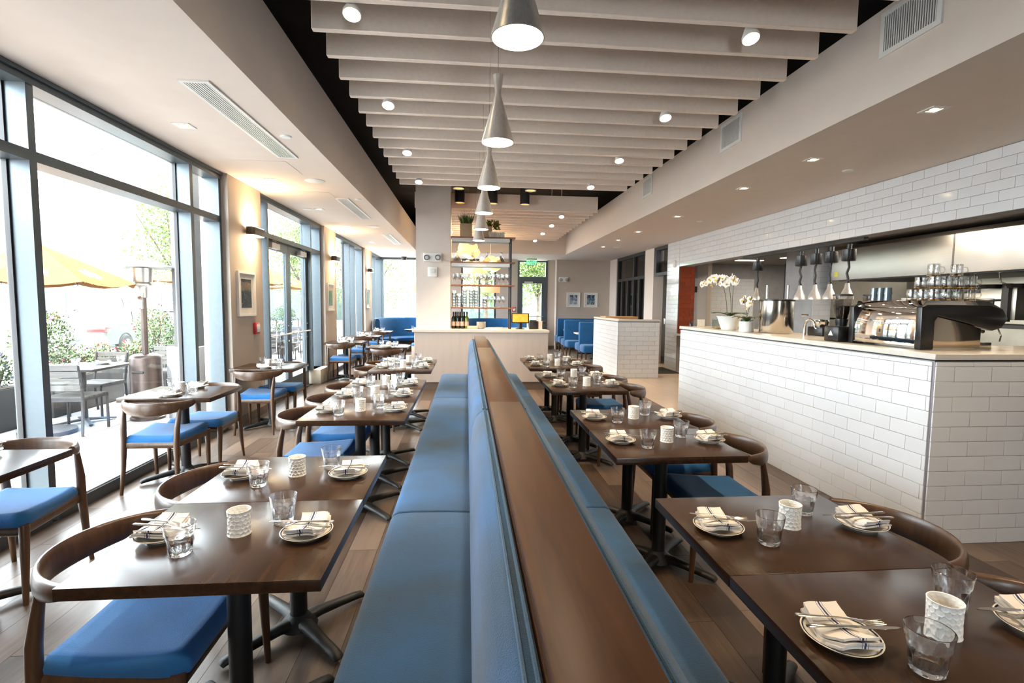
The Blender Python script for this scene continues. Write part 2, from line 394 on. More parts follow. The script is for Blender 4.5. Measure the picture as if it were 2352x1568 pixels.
far_win(5, -2.87, -.72, (-2.8,)); far_win(6, -.16, .95, (.42,))
def far_door():
    d = bpy.data.objects.new('door_3', None); COL.objects.link(d); d.location = (2.235, YF, 0); struct(d)
    def part(nm, a0, a1, z0, z1, y0=-.02, y1=.12, mat=FRAME): return B(a0, a1, y0, y1, z0, z1).build(nm, mat, d)
    part('jamb', -.515, -.45, 0, ZC-.02); part('jamb', .45, .515, 0, ZC-.02); part('head', -.45, .45, ZC-.08, ZC-.02); part('transom', -.45, .45, 2.38, 2.46)
    part('transom_pane', -.45, .45, 2.46, ZC-.08, .05, .06, GLASSP)
    part('stile', -.45, -.34, .01, 2.38, .0, .06); part('stile', .32, .45, .01, 2.38, .0, .06); part('top_rail', -.34, .32, 2.24, 2.38, 0, .06); part('bottom_rail', -.34, .32, .01, .27, 0, .06)
    part('pane', -.34, .32, .27, 2.24, .03, .04, GLASSP)
    part('push_bar', -.36, .38, 1.1, 1.12, -.07, -.05, MATS['satin_bar']); part('closer', -.28, 0, 2.22, 2.30, -.08, 0, MATS['closer_grey'])
    MB().tube([(.37, 0, .98), (.37, -.06, .98), (.30, -.06, .98)], .012, 8).build('door_handle', STEEL, d, smooth=1)
far_door()
# ---- right side: header and pier of the kitchen, dark glazed partition, kitchen shell
TP_W, TP_H = .264, .0985
TCACHE = {}
def tile_mesh(w, h, d, mat=TILEW):
    k = (round(w, 3), round(h, 3), round(d, 3), mat.name)
    if k not in TCACHE:
        g = .0011; TCACHE[k] = B(-w/2+g, w/2-g, -d, 0, -h/2+g, h/2-g).mesh('tile', mat, bevel=.0014, seg=1)
    return TCACHE[k]
def tile_face(parent, org, udir, length, z0, z1, d=.008, mat=TILEW, first=None, off=0, from_top=False):
    """tiles on a vertical face: org = start point of the face, udir = direction along the face; the face looks along udir x z"""
    u = Vector(udir).normalized(); nrm = u.cross(Vector((0, 0, 1))); rz = math.atan2(u.y, u.x)
    rows = []; 
    if from_top:
        z = z1
        while z > z0+.01: rows.append((max(z-TP_H, z0), z)); z -= TP_H
    else:
        z = z0
        while z < z1-.01: rows.append((z, min(z+TP_H, z1))); z += TP_H
    for r, (a, b) in enumerate(rows):
        s = -(.5*TP_W if (r+off) % 2 else 0)
        while s < length-.01:
            c0, c1 = max(s, 0), min(s+TP_W, length)
            if c1-c0 > .015:
                p = Vector(org)+u*((c0+c1)/2)+nrm*d
                o = obj('tile', tile_mesh(c1-c0, b-a, d, mat), parent, (p.x, p.y, (a+b)/2)); o.rotation_euler = (0, 0, rz)
            s += TP_W
struct(B(4.88, 5.1, -3.6, 1.9, 0, 2.44).build('wall_right', WALLP)); struct(B(5.2, 6.0, 12.0, 17.5, ZC, 3.2).build('ceiling', CEIL))
HW = struct(B(4.88, 5.1, -3.6, 11.3, 2.44, 4.25).build('wall_right', GROUT))
tile_face(HW, (4.88, 11.3, 0), (0, -1, 0), 9.2, 2.44, ZC, from_top=False)
PR = struct(B(4.88, 5.25, 11.31, 12.0, 0, ZC).build('wall_right', GROUT))
tile_face(PR, (4.88, 12.0, 0), (0, -1, 0), .69, 0, ZC)
ORANGE = pm('orange_glazed_tile', (.30, .05, .012), .2, var=.12, island=.5)
tile_face(PR, (4.88, 11.31, 0), (1, 0, 0), .37, .9, 2.44, mat=ORANGE)
B(4.80, 5.3, 10.6, 11.3, .86, .90).build('pass_shelf', QUARTZ); tag(bpy.data.objects['pass_shelf'], 'pale stone pass shelf below the orange tiled jamb', 'shelf')
KIT = pm('kitchen_grey', (.12, .115, .11), .7); 
KCEIL = pm('kitchen_ceiling', (.24, .22, .20), .8)
struct(B(5.1, 9.2, 2.0, 13.2, 2.62, 2.7).build('ceiling', KCEIL))
KW = struct(B(5.25, 9.2, 12.6, 12.8, 0, 2.62).build('wall_kitchen', GROUT)); tile_face(KW, (5.25, 12.6, 0), (1, 0, 0), 2.2, 1.0, 2.25)
struct(B(8.6, 8.8, 2.0, 12.8, 0, 2.62).build('wall_kitchen', pm('steel_wall', (.30, .28, .25), .35, .7)))
struct(B(5.1, 9.2, 1.6, 2.0, 0, 4.2).build('wall_kitchen', KIT))
KP = struct(B(6.20, 6.55, 8.6, 9.4, 0, 2.62).build('wall_kitchen', GROUT)); tile_face(KP, (6.20, 8.6, 0), (1, 0, 0), .35, .9, 2.62)
struct(B(4.9, 5.2, 12.0, 12.06, 0, ZC).build('trim_2', CEIL))
# wall and dark glazing beyond the pier
struct(B(4.88, 5.15, 12.95, 13.6, 0, ZC).build('wall_right', CEIL)); struct(B(4.86, 5.15, 16.2, 16.95, 0, ZC).build('wall_right', CEIL))
struct(B(5.9, 6.0, 12.0, 17.3, 0, ZC).build('wall_right', WALLP)); struct(B(5.0, 6.0, 17.0, 17.3, 0, ZC).build('wall_right', WALLP))
def glazed_partition():
    w = bpy.data.objects.new('window_7', None); COL.objects.link(w); w.location = (4.95, 14.9, 0); struct(w)
    def part(nm, a0, a1, z0, z1, x0=-.06, x1=.06, mat=FRAME_D): return B(x0, x1, a0-14.9, a1-14.9, z0, z1).build(nm, mat, w)
    part('head', 13.6, 16.2, ZC-.09, ZC); part('rail', 13.6, 16.2, 2.28, 2.36)
    for y in (13.6, 14.05, 14.55, 15.1, 15.65, 16.12): part('mullion', y, y+.085, 0, 2.28)
    for y in (13.6, 14.55, 16.1): part('mullion', y, y+.1, 2.36, ZC-.09)
    part('pane', 13.6, 16.2, .1, 2.28, -.01, .0, pane('dark_partition_glass', .12, (.55, .55, .55))); part('pane', 13.6, 16.2, 2.36, ZC-.09, -.01, 0, MATS['dark_partition_glass'])
    v = bpy.data.objects.new('window_8', None); COL.objects.link(v); v.location = (4.95, 12.5, 0); struct(v)
    for (nm, a0, a1, z0, z1) in (('head', -.47, .45, ZC-.08, ZC), ('sill', -.47, .45, 2.3, 2.38), ('mullion', .30, .45, 2.38, ZC-.08), ('mullion', -.5, -.42, 2.38, ZC-.08)): B(-.06, .1, a0, a1, z0, z1).build(nm, FRAME_D, v)
    B(0, .01, -.45, .45, 2.38, ZC-.08).build('pane', MATS['dark_partition_glass'], v)
glazed_partition()
# ---- ceiling fittings
def vent(x0, x1, y0, y1, lab, n=9):
    t = thing('air_vent', lab, 'vent', ((x0+x1)/2, (y0+y1)/2, ZC), group='slot vents in the window-side ceiling'); hx, hy = (x1-x0)/2, (y1-y0)/2
    MB().box(-hx, hx, -hy, -hy+.025, -.012, 0).box(-hx, hx, hy-.025, hy, -.012, 0).box(-hx, -hx+.025, -hy+.025, hy-.025, -.012, 0).box(hx-.025, hx, -hy+.025, hy-.025, -.012, 0).build('frame', WHITEP, t)
    B(-hx+.025, hx-.025, -hy+.025, hy-.025, -.001, 0).build('backing', pm('vent_dark', (.10, .095, .09), .8) if 'vent_dark' not in MATS else MATS['vent_dark'], t)
    w = (2*hx-.05)/n
    for k in range(n): B(-hx+.025+w*k+w*.18, -hx+.025+w*k+w*.62, -hy+.025, hy-.025, -.010, -.001).build('slat', WHITEP, t)
vent(-1.94, -1.74, 3.69, 5.51, 'long white slot vent beside the large front window', 8); vent(-1.89, -1.70, 7.55, 9.33, 'long white slot vent across from the glass double doors', 8); vent(-1.85, -1.67, 11.33, 13.2, 'long white slot vent nearest the curved corner booth', 8)
def beam_vent(y0, y1, lab):
    t = thing('wall_vent', lab, 'vent', (2.965, (y0+y1)/2, 3.495), group='grilles on the ceiling beam'); h = (y1-y0)/2
    MB().box(-.014, 0, -h, -h+.035, -.155, .155).box(-.014, 0, h-.035, h, -.155, .155).box(-.014, 0, -h+.035, h-.035, .12, .155).box(-.014, 0, -h+.035, h-.035, -.155, -.12).build('frame', WHITEP, t)
    B(-.002, 0, -h+.035, h-.035, -.12, .12).build('backing', MATS['vent_dark'], t)
    n = 22; w = (2*h-.07)/n
    for k in range(n): B(-.011, -.002, -h+.035+w*(k+.3), -h+.035+w*(k+.72), -.12, .12).build('slat', WHITEP, t)
beam_vent(3.05, 3.53, 'white slatted grille on the beam above the corner of the tiled bar'); beam_vent(5.38, 5.83, 'white slatted grille on the beam above the middle of the tiled bar'); beam_vent(8.04, 8.47, 'white slatted grille on the beam beside the last felt baffles')
def downlight_proto():
    t = thing('downlight', 'x', 'light', (0, 0, 0))
    MB().box(-.07, .07, -.07, -.04, -.006, 0).box(-.07, .07, .04, .07, -.006, 0).box(-.07, -.04, -.04, .04, -.006, 0).box(.04, .07, -.04, .04, -.006, 0).build('trim', WHITEP, t)
    MB().box(-.04, .04, -.04, .04, -.001, 0).build('aperture', pm('aperture', (.35, .3, .25), .4), t)
    MB().lathe([(0, -.004), (.026, -.004), (.026, 0)], 14).build('lens', GLOWA, t, smooth=1)
    return Proto(t)
DL = downlight_proto()
for i, (x, y) in enumerate(((3.47, 2.27), (3.47, 3.59), (3.47, 4.91), (3.47, 6.19), (3.5, 8.28), (3.47, 10.13), (3.47, 11.49), (3.5, 12.9))):
    DL.put((x, y, ZC), 0, 'lit square recessed downlight over the bar aisle, %s from the host end' % ORD[7-i], 'downlights over the bar aisle')
    lamp('SPOT', (x, y, ZC-.02), 30, spot=1.5, blend=.8, size=.03)
for i, (x, y) in enumerate(((-2.4, 4.64), (-2.39, 6.55), (-2.37, 8.49), (-2.36, 10.36), (-2.36, 13.0), (-2.36, 15.5))):
    DL.put((x, y, ZC), 0, 'small square recessed downlight along the windows, %s from the corner booth' % ORD[5-i], 'downlights along the windows')
    lamp('SPOT', (x, y, ZC-.02), 22, spot=1.4, blend=.8, size=.03)
def disc(x, y, r, lab, cat='speaker', grp=None):
    o = MB().lathe([(0, -.012), (r*.86, -.011), (r*.9, -.007), (r, -.006), (r, 0)], 28).build('ceiling_speaker' if cat == 'speaker' else 'smoke_detector', WHITEP, None, smooth=1); o.location = (x, y, ZC); tag(o, lab, cat, grp)
disc(-1.87, 6.53, .12, 'round white ceiling speaker by the double doors'); disc(-1.84, 10.27, .12, 'round white ceiling speaker between two slot vents')
disc(-1.63, 4.83, .05, 'small white round sensor beside the front slot vent', 'sensor'); disc(-1.58, 7.59, .05, 'small white round sensor beside the middle slot vent', 'sensor'); disc(-2.56, 8.5, .075, 'white round detector above the glass double doors', 'sensor')
disc(4.12, 5.25, .06, 'small white round sensor over the bar by the kitchen header', 'sensor'); disc(4.09, 8.7, .06, 'small white round sensor near the end of the kitchen header', 'sensor'); disc(3.9, 13.0, .1, 'round white ceiling speaker before the dark glazed partition')
o = MB().lathe([(0, -.13), (.06, -.11), (.09, -.05), (.09, 0)], 18).build('security_camera', pm('smoked_dome', (.05, .045, .04), .15), None, smooth=1); o.location = (-2.05, 16.9, ZC); tag(o, 'small dark dome camera on the ceiling by the corner booth', 'camera')
# track spots under the baffles
def spot_proto():
    t = thing('track_spot', 'x', 'light')
    MB().cyl((0, 0, .03), (0, -.39, .91), .007, n=8).build('stem', WHITEP, t, smooth=1)
    MB().lathe([(.052, -.05), (.057, -.048), (.056, -.03), (.030, .035), (.022, .05), (0, .052)], 18).build('shade', WHITEP, t, smooth=1)
    MB().lathe([(0, -.034), (.034, -.034), (.040, -.040)], 18).build('lens', GLOWA, t, smooth=1)
    return Proto(t)
SPT = spot_proto()
for i, y in enumerate((.45, 1.88, 3.33, 4.77, 6.22, 7.66)):
    for x, side in ((-.71, 'window-side'), (1.86, 'counter-side')):
        SPT.put((x, y, 3.36), 0, 'lit white spotlight above the %s bench tables, %s from the station' % (side, ORD[5-i]), 'spots above the %s tables' % side, rot=(-.34, .0, 0))
        lamp('SPOT', (x, y, 3.30), 44, spot=1.35, blend=.7, size=.05, aim=(0, .12, -1))
for y in (10.29, 11.5, 12.85, 14.3):
    SPT.put((1.91, y, 3.36), 0, 'small lit white spotlight under the far ceiling baffles', 'spots beyond the station', rot=(-.42, 0, 0))
    SPT.put((-.4, y, 3.36), 0, 'small lit white spotlight under the far ceiling baffles', 'spots beyond the station', rot=(-.42, 0, 0))
    lamp('SPOT', (1.91, y, 3.30), 55, spot=1.4, blend=.7, size=.05); lamp('SPOT', (-.4, y, 3.30), 55, spot=1.4, blend=.7, size=.05)
def cyl_proto():
    t = thing('cylinder_downlight', 'x', 'light')
    MB().lathe([(.078, 0), (.09, 0), (.09, .32), (0, .32)], 24).build('housing', FRAME_D, t, smooth=1)
    MB().lathe([(.074, .0), (.092, -.006), (.092, .004), (.076, .006)], 24).build('trim_ring', WHITEP, t, smooth=1)
    MB().lathe([(.076, .004), (.05, .06), (0, .07)], 20).build('reflector', pm('amber_reflector', (.75, .45, .12), .3, .8, emis=(1, .6, .2), est=.35), t, smooth=1)
    MB().cyl((0, 0, .32), (0, 0, .8), .008, n=6).build('rod', FRAME_D, t)
    return Proto(t)
CYL = cyl_proto()
for (x, y, lab) in ((-.14, 8.5, 'x'), (1.05, 8.5, 'x'), (-.14, 9.7, 'y'), (.48, 9.7, 'y'), (1.09, 9.7, 'y')):
    CYL.put((x, y, 3.43), 0, 'black cylinder downlight with white rim hung in front of the glass shelves' if lab == 'x' else 'black cylinder downlight with white rim hung above the glass shelves', 'cylinder downlights by the station')
    lamp('SPOT', (x, y, 3.42), 60, spot=1.0, blend=.6, size=.05)
# cone pendants over the bench
def pend_proto():
    t = thing('cone_pendant', 'x', 'pendant')
    MB().lathe([(.105, 0), (.110, 0), (.110, .004), (.020, .315), (.034, .44), (.030, .442), (.012, .44), (0, .44)], 40).build('shade', BRUSH, t, smooth=50)
    MB().lathe([(0, .012), (.100, .004), (.1055, .0005)], 40).build('diffuser', GLOWW, t, smooth=1)
    MB().cyl((0, 0, .44), (0, 0, 1.62), .0022, n=6).build('cord', pm('grey_cord', (.35, .33, .30), .6), t)
    MB().cyl((-.055, 0, .18), (-.055, 0, 1.62), .0012, n=5).build('suspension_wire', STEEL, t)
    return Proto(t)
PEN = pend_proto()
for k in range(6):
    y = 2.14+1.357*k
    PEN.put((.203, y, 2.64), 0, 'brushed metal cone pendant over the bench ledge, %s from the shelving' % ORD[5-k], 'cone pendants in a row')
    lamp('SPOT', (.203, y, 2.638), 38, col=(1, .80, .55), spot=1.9, blend=.5, size=.09)
# wall sconces, pictures, alarm on the piers
def sconce(y, lab):
    t = thing('wall_sconce', lab, 'sconce', (-2.80, y, 2.44), group='wall sconces between the windows')
    MB().box(0, .02, -.05, .05, -.05, .05).build('back_plate', FRAME_D, t, bevel=.006)
    m = MB(); P0 = [(.02, -.16), (.05, -.19), (.10, -.19), (.13, -.16), (.13, .16), (.10, .19), (.05, .19), (.02, .16)]
    m.prism(P0, 'z', -.05, .05).build('shade', pm('bronze_shade', (.055, .045, .038), .4, .5) if 'bronze_shade' not in MATS else MATS['bronze_shade'], t, bevel=.008)
    for z in (-.052, .0505): MB().prism([(p[0]*.9+.0075, p[1]*.88) for p in P0], 'z', z, z+.0015).build('lens', GLOWA, t)
    lamp('SPOT', (-2.72, y, 2.38), 16, col=(1, .66, .34), spot=2.3, blend=.9, size=.06, aim=(0, 0, -1)); lamp('SPOT', (-2.72, y, 2.50), 13, col=(1, .66, .34), spot=2.4, blend=.9, size=.06, aim=(0, 0, 1))
sconce(6.88, 'bronze wall sconce lit up and down on the pier by the front window'); sconce(10.9, 'bronze wall sconce lit up and down beyond the double doors'); sconce(14.75, 'bronze wall sconce lit up and down next to the corner booth')
def art_mat(name, kind):
    m, nt, p, N, L = nodes(name)
    tc = N('ShaderNodeTexCoord'); nz = N('ShaderNodeTexNoise'); nz.inputs['Scale'].default_value = {0: 14, 1: 5, 2: 7}[kind]; nz.inputs['Detail'].default_value = 7; nz.inputs['Distortion'].default_value = 1.2
    L(tc.outputs['Object'], nz.inputs[0]); rp = N('ShaderNodeValToRGB'); L(nz.outputs[0], rp.inputs[0]); e = rp.color_ramp.elements
    e[0].position = .38; e[1].position = .66
    e[0].color = {0: (.010, .016, .03, 1), 1: (.003, .025, .09, 1), 2: (.004, .02, .06, 1)}[kind]; e[1].color = {0: (.06, .09, .09, 1), 1: (.55, .62, .66, 1), 2: (.30, .42, .50, 1)}[kind]
    L(rp.outputs[0], p.inputs['Base Color']); p.inputs['Roughness'].default_value = .08; return m
def picture(face, pos, w, h, lab, kind, mat):
    """face 'x': hangs on a wall facing +x; 'y': on a wall facing -y"""
    t = thing('framed_picture', lab, 'picture', pos); m = Matrix.Rotation(0 if face == 'y' else PI/2, 4, 'Z')
    def part(nm, b, mt): return B(*b).xf(m).build(nm, mt, t)
    f = .028
    MB().box(-w/2, w/2, -.03, 0, -h/2, -h/2+f).box(-w/2, w/2, -.03, 0, h/2-f, h/2).box(-w/2, -w/2+f, -.03, 0, -h/2+f, h/2-f).box(w/2-f, w/2, -.03, 0, -h/2+f, h/2-f).xf(m).build('frame', WHITEP, t)
    part('mount', (-w/2+f, w/2-f, -.012, 0, -h/2+f, h/2-f), pm('mount_card', (.72, .70, .66), .8) if 'mount_card' not in MATS else MATS['mount_card'])
    part('print', (-w*.29, w*.29, -.014, -.012, -h*.31, h*.33), mat)
    return t
picture('x', (-2.80, 6.70, 1.64), .50, .56, 'white framed dark botanical print on the pier by the front window', 0, art_mat('botanical_print', 0))
picture('x', (-2.80, 10.68, 1.645), .48, .56, 'white framed print on the pier beyond the double doors', 0, art_mat('pale_print', 0))
picture('x', (-2.80, 14.6, 1.65), .48, .54, 'white framed print on the pier next to the corner booth', 0, art_mat('pale_print_b', 0))
picture('y', (3.61, 16.95, 1.695), .46, .50, 'white framed blue coastal print with a pale wave across it', 1, art_mat('blue_wave_print', 1))
picture('y', (4.21, 16.95, 1.695), .46, .50, 'white framed blue print with dark slopes around a pale valley', 2, art_mat('blue_valley_print', 2))
def alarm(pos, lab, face='x', s=1):
    t = thing('fire_alarm', lab, 'alarm', pos); m = Matrix.Rotation(PI/2 if face == 'x' else 0, 4, 'Z')
    MB().box(-.07, .07, -.035, 0, -.075, .075).xf(m).build('housing', pm('alarm_red', (.45, .02, .025), .35) if 'alarm_red' not in MATS else MATS['alarm_red'], t, bevel=.006)
    MB().box(-.04, .05, -.045, -.034, -.05, .05).xf(m).build('strobe', WHITEP, t, bevel=.004)
alarm((-2.80, 6.97, 1.19), 'red fire alarm strobe on the pier below the botanical print'); alarm((1.60, YF, 1.35), 'red fire alarm on the far wall beside the exit door', 'y')
def emergency(pos, lab, dual=True):
    t = thing('emergency_light', lab, 'light', pos)
    MB().box(-.16, .16, -.06, 0, -.07, .09).build('housing', WHITEP, t, bevel=.012)
    for s in (-.10, .10): MB().lathe([(0, .03), (.03, .03), (.045, -.005), (.05, 0), (.05, .03)], 14).xf(Matrix.Translation((s, -.075, .0)) @ Matrix.Rotation(PI/2-.3*s*10*.3, 4, 'X')).build('lamp_head', pm('lamp_grey', (.5, .5, .5), .3) if 'lamp_grey' not in MATS else MATS['lamp_grey'], t, smooth=1)
emergency((-.62, 9.30, 2.36), 'white twin-head emergency light on the column'); emergency((3.25, 16.95, 2.36), 'white twin-head emergency light on the far wall above the booths')
t = thing('wall_strobe', 'white square alarm strobe on the column below the emergency light', 'alarm', (-.62, 9.30, 2.11))
B(-.085, .085, -.03, 0, -.09, .09).build('plate', WHITEP, t, bevel=.005); B(-.045, .045, -.06, -.03, -.02, .05).build('lens', pm('strobe_lens', (.75, .73, .7), .15), t, bevel=.006)
def text_mesh(txt, size, mat, name, parent, m, depth=.001):
    cu = bpy.data.curves.new(name, 'FONT'); cu.body = txt; cu.size = size; cu.extrude = depth; cu.align_x = 'CENTER'; cu.align_y = 'CENTER'; cu.resolution_u = 2
    tmp = bpy.data.objects.new(name, cu); COL.objects.link(tmp); bpy.context.view_layer.update()
    me = bpy.data.meshes.new_from_object(tmp.evaluated_get(bpy.context.evaluated_depsgraph_get())); bpy.data.objects.remove(tmp); bpy.data.curves.remove(cu)
    me.transform(m); me.materials.clear(); me.materials.append(mat); return obj(name, me, parent)
t = thing('exit_sign', 'green edge-lit EXIT sign hanging above the far glass door', 'sign', (2.13, 16.7, ZC))
B(-.17, .17, -.03, .03, -.05, 0).build('housing', MATS['closer_grey'], t, bevel=.004); B(-.16, .16, -.004, .004, -.24, -.05).build('panel', pane('exit_panel', .05), t)
EXG = pm('exit_green', (.02, .5, .08), .4, emis=(.02, 1, .12), est=3, var=0)
text_mesh('EXIT', .17, EXG, 'lettering', t, Matrix.Translation((0, -.008, -.145)) @ Matrix.Rotation(PI/2, 4, 'X'))

for (x, y, lab) in ((-2.2, 5.95, 'flush white ceiling access panel by the front slot vent'), (-2.15, 7.45, 'flush white ceiling access panel above the double doors')):
    t = thing('access_panel', lab, 'access panel', (x, y, ZC)); B(-.28, .28, -.28, .28, -.003, 0).build('panel', CEIL, t, bevel=.002, seg=1)
t = thing('wall_outlet', 'small wall outlet low on the pier behind the second window chair', 'outlet', (-2.80, 6.75, .36)); B(0, .008, -.04, .04, -.06, .06).build('plate', WHITEP, t, bevel=.002); 
for z in (-.022, .022): B(.008, .011, -.018, .018, z-.014, z+.014).build('socket_face', MATS['closer_grey'], t)
# ================================================================ the double bench
def bench():
    t = thing('banquette_bench', 'long back-to-back blue upholstered bench with a dark wooden top ledge', 'bench', (.2, 3.6, 0))
    segs = ((-.6, 2.605), (2.605, 5.815), (5.815, 7.80))
    back = [(.118, .40), (.03, .43), (.018, .50), (.016, .62), (.02, .80), (.033, .92), (.052, .972), (.08, .998), (.105, 1.0), (.118, .992)]
    seat = [(.03, .34), (-.372, .34), (-.384, .36), (-.392, .40), (-.390, .43), (-.378, .450), (-.352, .461), (-.28, .465), (-.1, .462), (.03, .455)]
    pipe = MATS.get('x') or pm('bench_piping', (.035, .075, .13), .9, bump=.3, bs=300)
    for a, b in segs:
        for sgn in (-1, 1):
            f = lambda P: [((q[0]-.2) if sgn < 0 else (.2-q[0]), q[1]) for q in P]
            MB().prism(f(seat), 'y', a-3.6+.003, b-3.6-.003).build('seat_cushion', BLUEB, t, bevel=.014, seg=3)
            bc = MB().prism(f(back), 'y', a-3.6+.003, b-3.6-.003).build('back_cushion', BLUEB, t, bevel=.012, seg=3)
            for px_, pz in ((.088, 1.002), (.108, 1.001)):
                x = (px_-.2)*(1 if sgn < 0 else -1); MB().tube([(x, a-3.58, pz), (x, b-3.62, pz)], .0045, 6).build('piping', pipe, bc, smooth=1)
        MB().box(-.080, .080, a-3.6+.001, b-3.6-.001, 1.012, 1.045).build('ledge', LEDGE, t, bevel=.003, seg=2)
    MB().box(-.081, .081, -4.2, 4.2, .08, 1.012).build('core', LEDGE, t)
    for s in (-1, 1): B(*(sorted((s*.12, s*.52))), -4.18, 4.15, .0, .34).build('plinth', pm('bench_plinth', (.05, .033, .022), .5), t)
    return t
bench()
# ================================================================ tables and chairs
def table_proto(w, d, h=.75):
    t = thing('dining_table', 'x', 'table')
    B(-w/2, w/2, -d/2, d/2, h-.038, h).build('tabletop', TABLE, t, bevel=.0025, seg=2)
    MB().box(-.19, .19, -.03, .03, h-.05, h-.038).box(-.03, .03, -.19, .19, h-.05, h-.038).build('top_plate', IRON, t)
    MB().cyl((0, 0, .06), (0, 0, h-.05), .038, n=20).build('column', IRON, t, smooth=1)
    MB().lathe([(0, .03), (.085, .03), (.075, .055), (.05, .075), (.04, .09), (0, .09)], 20).build('hub', IRON, t, smooth=1)
    for k in range(4):
        a = PI/4+k*PI/2; dx, dy = math.cos(a), math.sin(a)
        MB().tube([(dx*r, dy*r, z) for r, z in ((.03, .05), (.10, .052), (.20, .043), (.30, .034), (.335, .028), (.345, .02))], [(.042, .025), (.033, .024), (.028, .021), (.026, .019), (.025, .017), (.023, .012)], 10).build('foot', IRON, t, smooth=50)
    return Proto(t)
TB = table_proto(.73, .603)
def chair_proto():
    t = thing('elbow_chair', 'x', 'chair')
    # seat: trapezoid pad with a saddle and raised rim
    def sp(u, v):
        y = -.205+.455*v; hw = .195+.055*v**.8
        x = (u*2-1)*hw
        if v > .82: x *= 1-.12*((v-.82)/.18)**2
        return x, y
    m = MB()
    def top(u, v):
        x, y = sp(u, v); e = min(u, 1-u, v*1.1, (1-v)*1.1); r = min(1, e/.07)
        z = .432+.034*math.sqrt(max(0, 1-(1-r)**2)) - .010*math.sin(PI*v)*1 + .016*abs(2*u-1)**2*(.3+.7*v) + .006*v
        return (x, y, z)
    def bot(u, v): x, y = sp(u, v); return (x*.97, y, .412)
    n = 18; b0 = len(m.v); m.grid(top, n, n); b1 = len(m.v); m.grid(bot, n, n)
    idx = [(i, 0) for i in range(n+1)]+[(n, j) for j in range(1, n+1)]+[(i, n) for i in range(n-1, -1, -1)]+[(0, j) for j in range(n-1, 0, -1)]
    for k in range(len(idx)):
        i, j = idx[k]; i2, j2 = idx[(k+1) % len(idx)]
        m.f.append((b0+i*(n+1)+j, b0+i2*(n+1)+j2, b1+i2*(n+1)+j2, b1+i*(n+1)+j))
    m.build('seat', BLUE, t, smooth=70)
    fr = MB()
    fr.tube([(-.19, -.2, .393), (.19, -.2, .393)], [(.012, .027)]*2, 8).tube([(-.225, .225, .388), (.225, .225, .388)], [(.012, .03)]*2, 8)
    for s in (-1, 1): fr.tube([(s*.195, -.2, .393), (s*.228, .225, .388)], [(.011, .026)]*2, 8)
    fr.build('seat_frame', WALN, t, smooth=50)
    for s in (-1, 1):
        MB().tube([(s*.215, -.235, 0), (s*.205, -.215, .2), (s*.20, -.203, .40), (s*.204, -.196, .52), (s*.210, -.176, .62), (s*.213, -.160, .70)], [.012, .018, .023, .0225, .0175, .013], 12).build('back_leg', WALN, t, smooth=50)
        MB().tube([(s*.222, .235, 0), (s*.224, .228, .2), (s*.226, .222, .40), (s*.226, .222, .418)], [.0125, .018, .023, .021], 12).build('front_leg', WALN, t, smooth=50)
    pts, rad = [], []
    for k in range(25):
        q = k/24*2-1; th = q*1.32
        x = .268*math.sin(th)/math.sin(1.32)*1.02; y = -.262+.215*(1-math.cos(th))/(1-math.cos(1.32))
        h = .022+.030*(1-abs(q)**2.2); w = .013+.007*abs(q)**3
        if abs(q) > .98: h *= .8; w *= .8
        pts.append((x, y, .742-h)); rad.append((w, h))
    MB().tube(pts, rad, 14).build('backrest', WALN, t, smooth=60)
    return Proto(t)
CH = chair_proto()
# ---------------------------------------------------------------- place-setting prototypes
def plate_proto():
    t = thing('side_plate', 'x', 'plate')
    MB().lathe([(0, .004), (.045, .004), (.048, .0), (.052, .0), (.054, .006), (.075, .012), (.0865, .019), (.0872, .0205), (.0855, .0212), (.074, .0155), (.056, .0095), (.05, .0085), (0, .0085)], 40).build('body', CERAM, t, smooth=50)
    MB().lathe([(.0835, .0206), (.0805, .0193), (.0796, .0192), (.0826, .0210)], 40).build('rim_band', NAVY, t, smooth=1)
    return Proto(t)
def napkin_mat():
    m, nt, p, N, L = nodes('striped_linen')
    tc = N('ShaderNodeTexCoord'); sx = N('ShaderNodeSeparateXYZ'); L(tc.outputs['Object'], sx.inputs[0])
    md = N('ShaderNodeMath'); md.operation = 'MULTIPLY_ADD'; md.inputs[1].default_value = 8.0; md.inputs[2].default_value = .5; L(sx.outputs[1], md.inputs[0])
    rp = N('ShaderNodeValToRGB'); L(md.outputs[0], rp.inputs[0]); rp.color_ramp.interpolation = 'CONSTANT'
    wh = (.74, .70, .66, 1); nv = (.02, .035, .12, 1); e = rp.color_ramp.elements
    e[0].position = 0; e[0].color = wh; e[1].position = .395; e[1].color = nv
    for pos, c in ((.41, wh), (.445, nv), (.485, wh), (.52, nv), (.535, wh)): q = e.new(pos); q.color = c
    L(rp.outputs[0], p.inputs['Base Color']); p.inputs['Roughness'].default_value = .9
    nz = N('ShaderNodeTexNoise'); nz.inputs['Scale'].default_value = 400; L(tc.outputs['Object'], nz.inputs[0]); bp = N('ShaderNodeBump'); bp.inputs['Strength'].default_value = .2; bp.inputs['Distance'].default_value = .002
    L(nz.outputs[0], bp.inputs['Height']); L(bp.outputs[0], p.inputs['Normal']); return m
LINEN = napkin_mat()
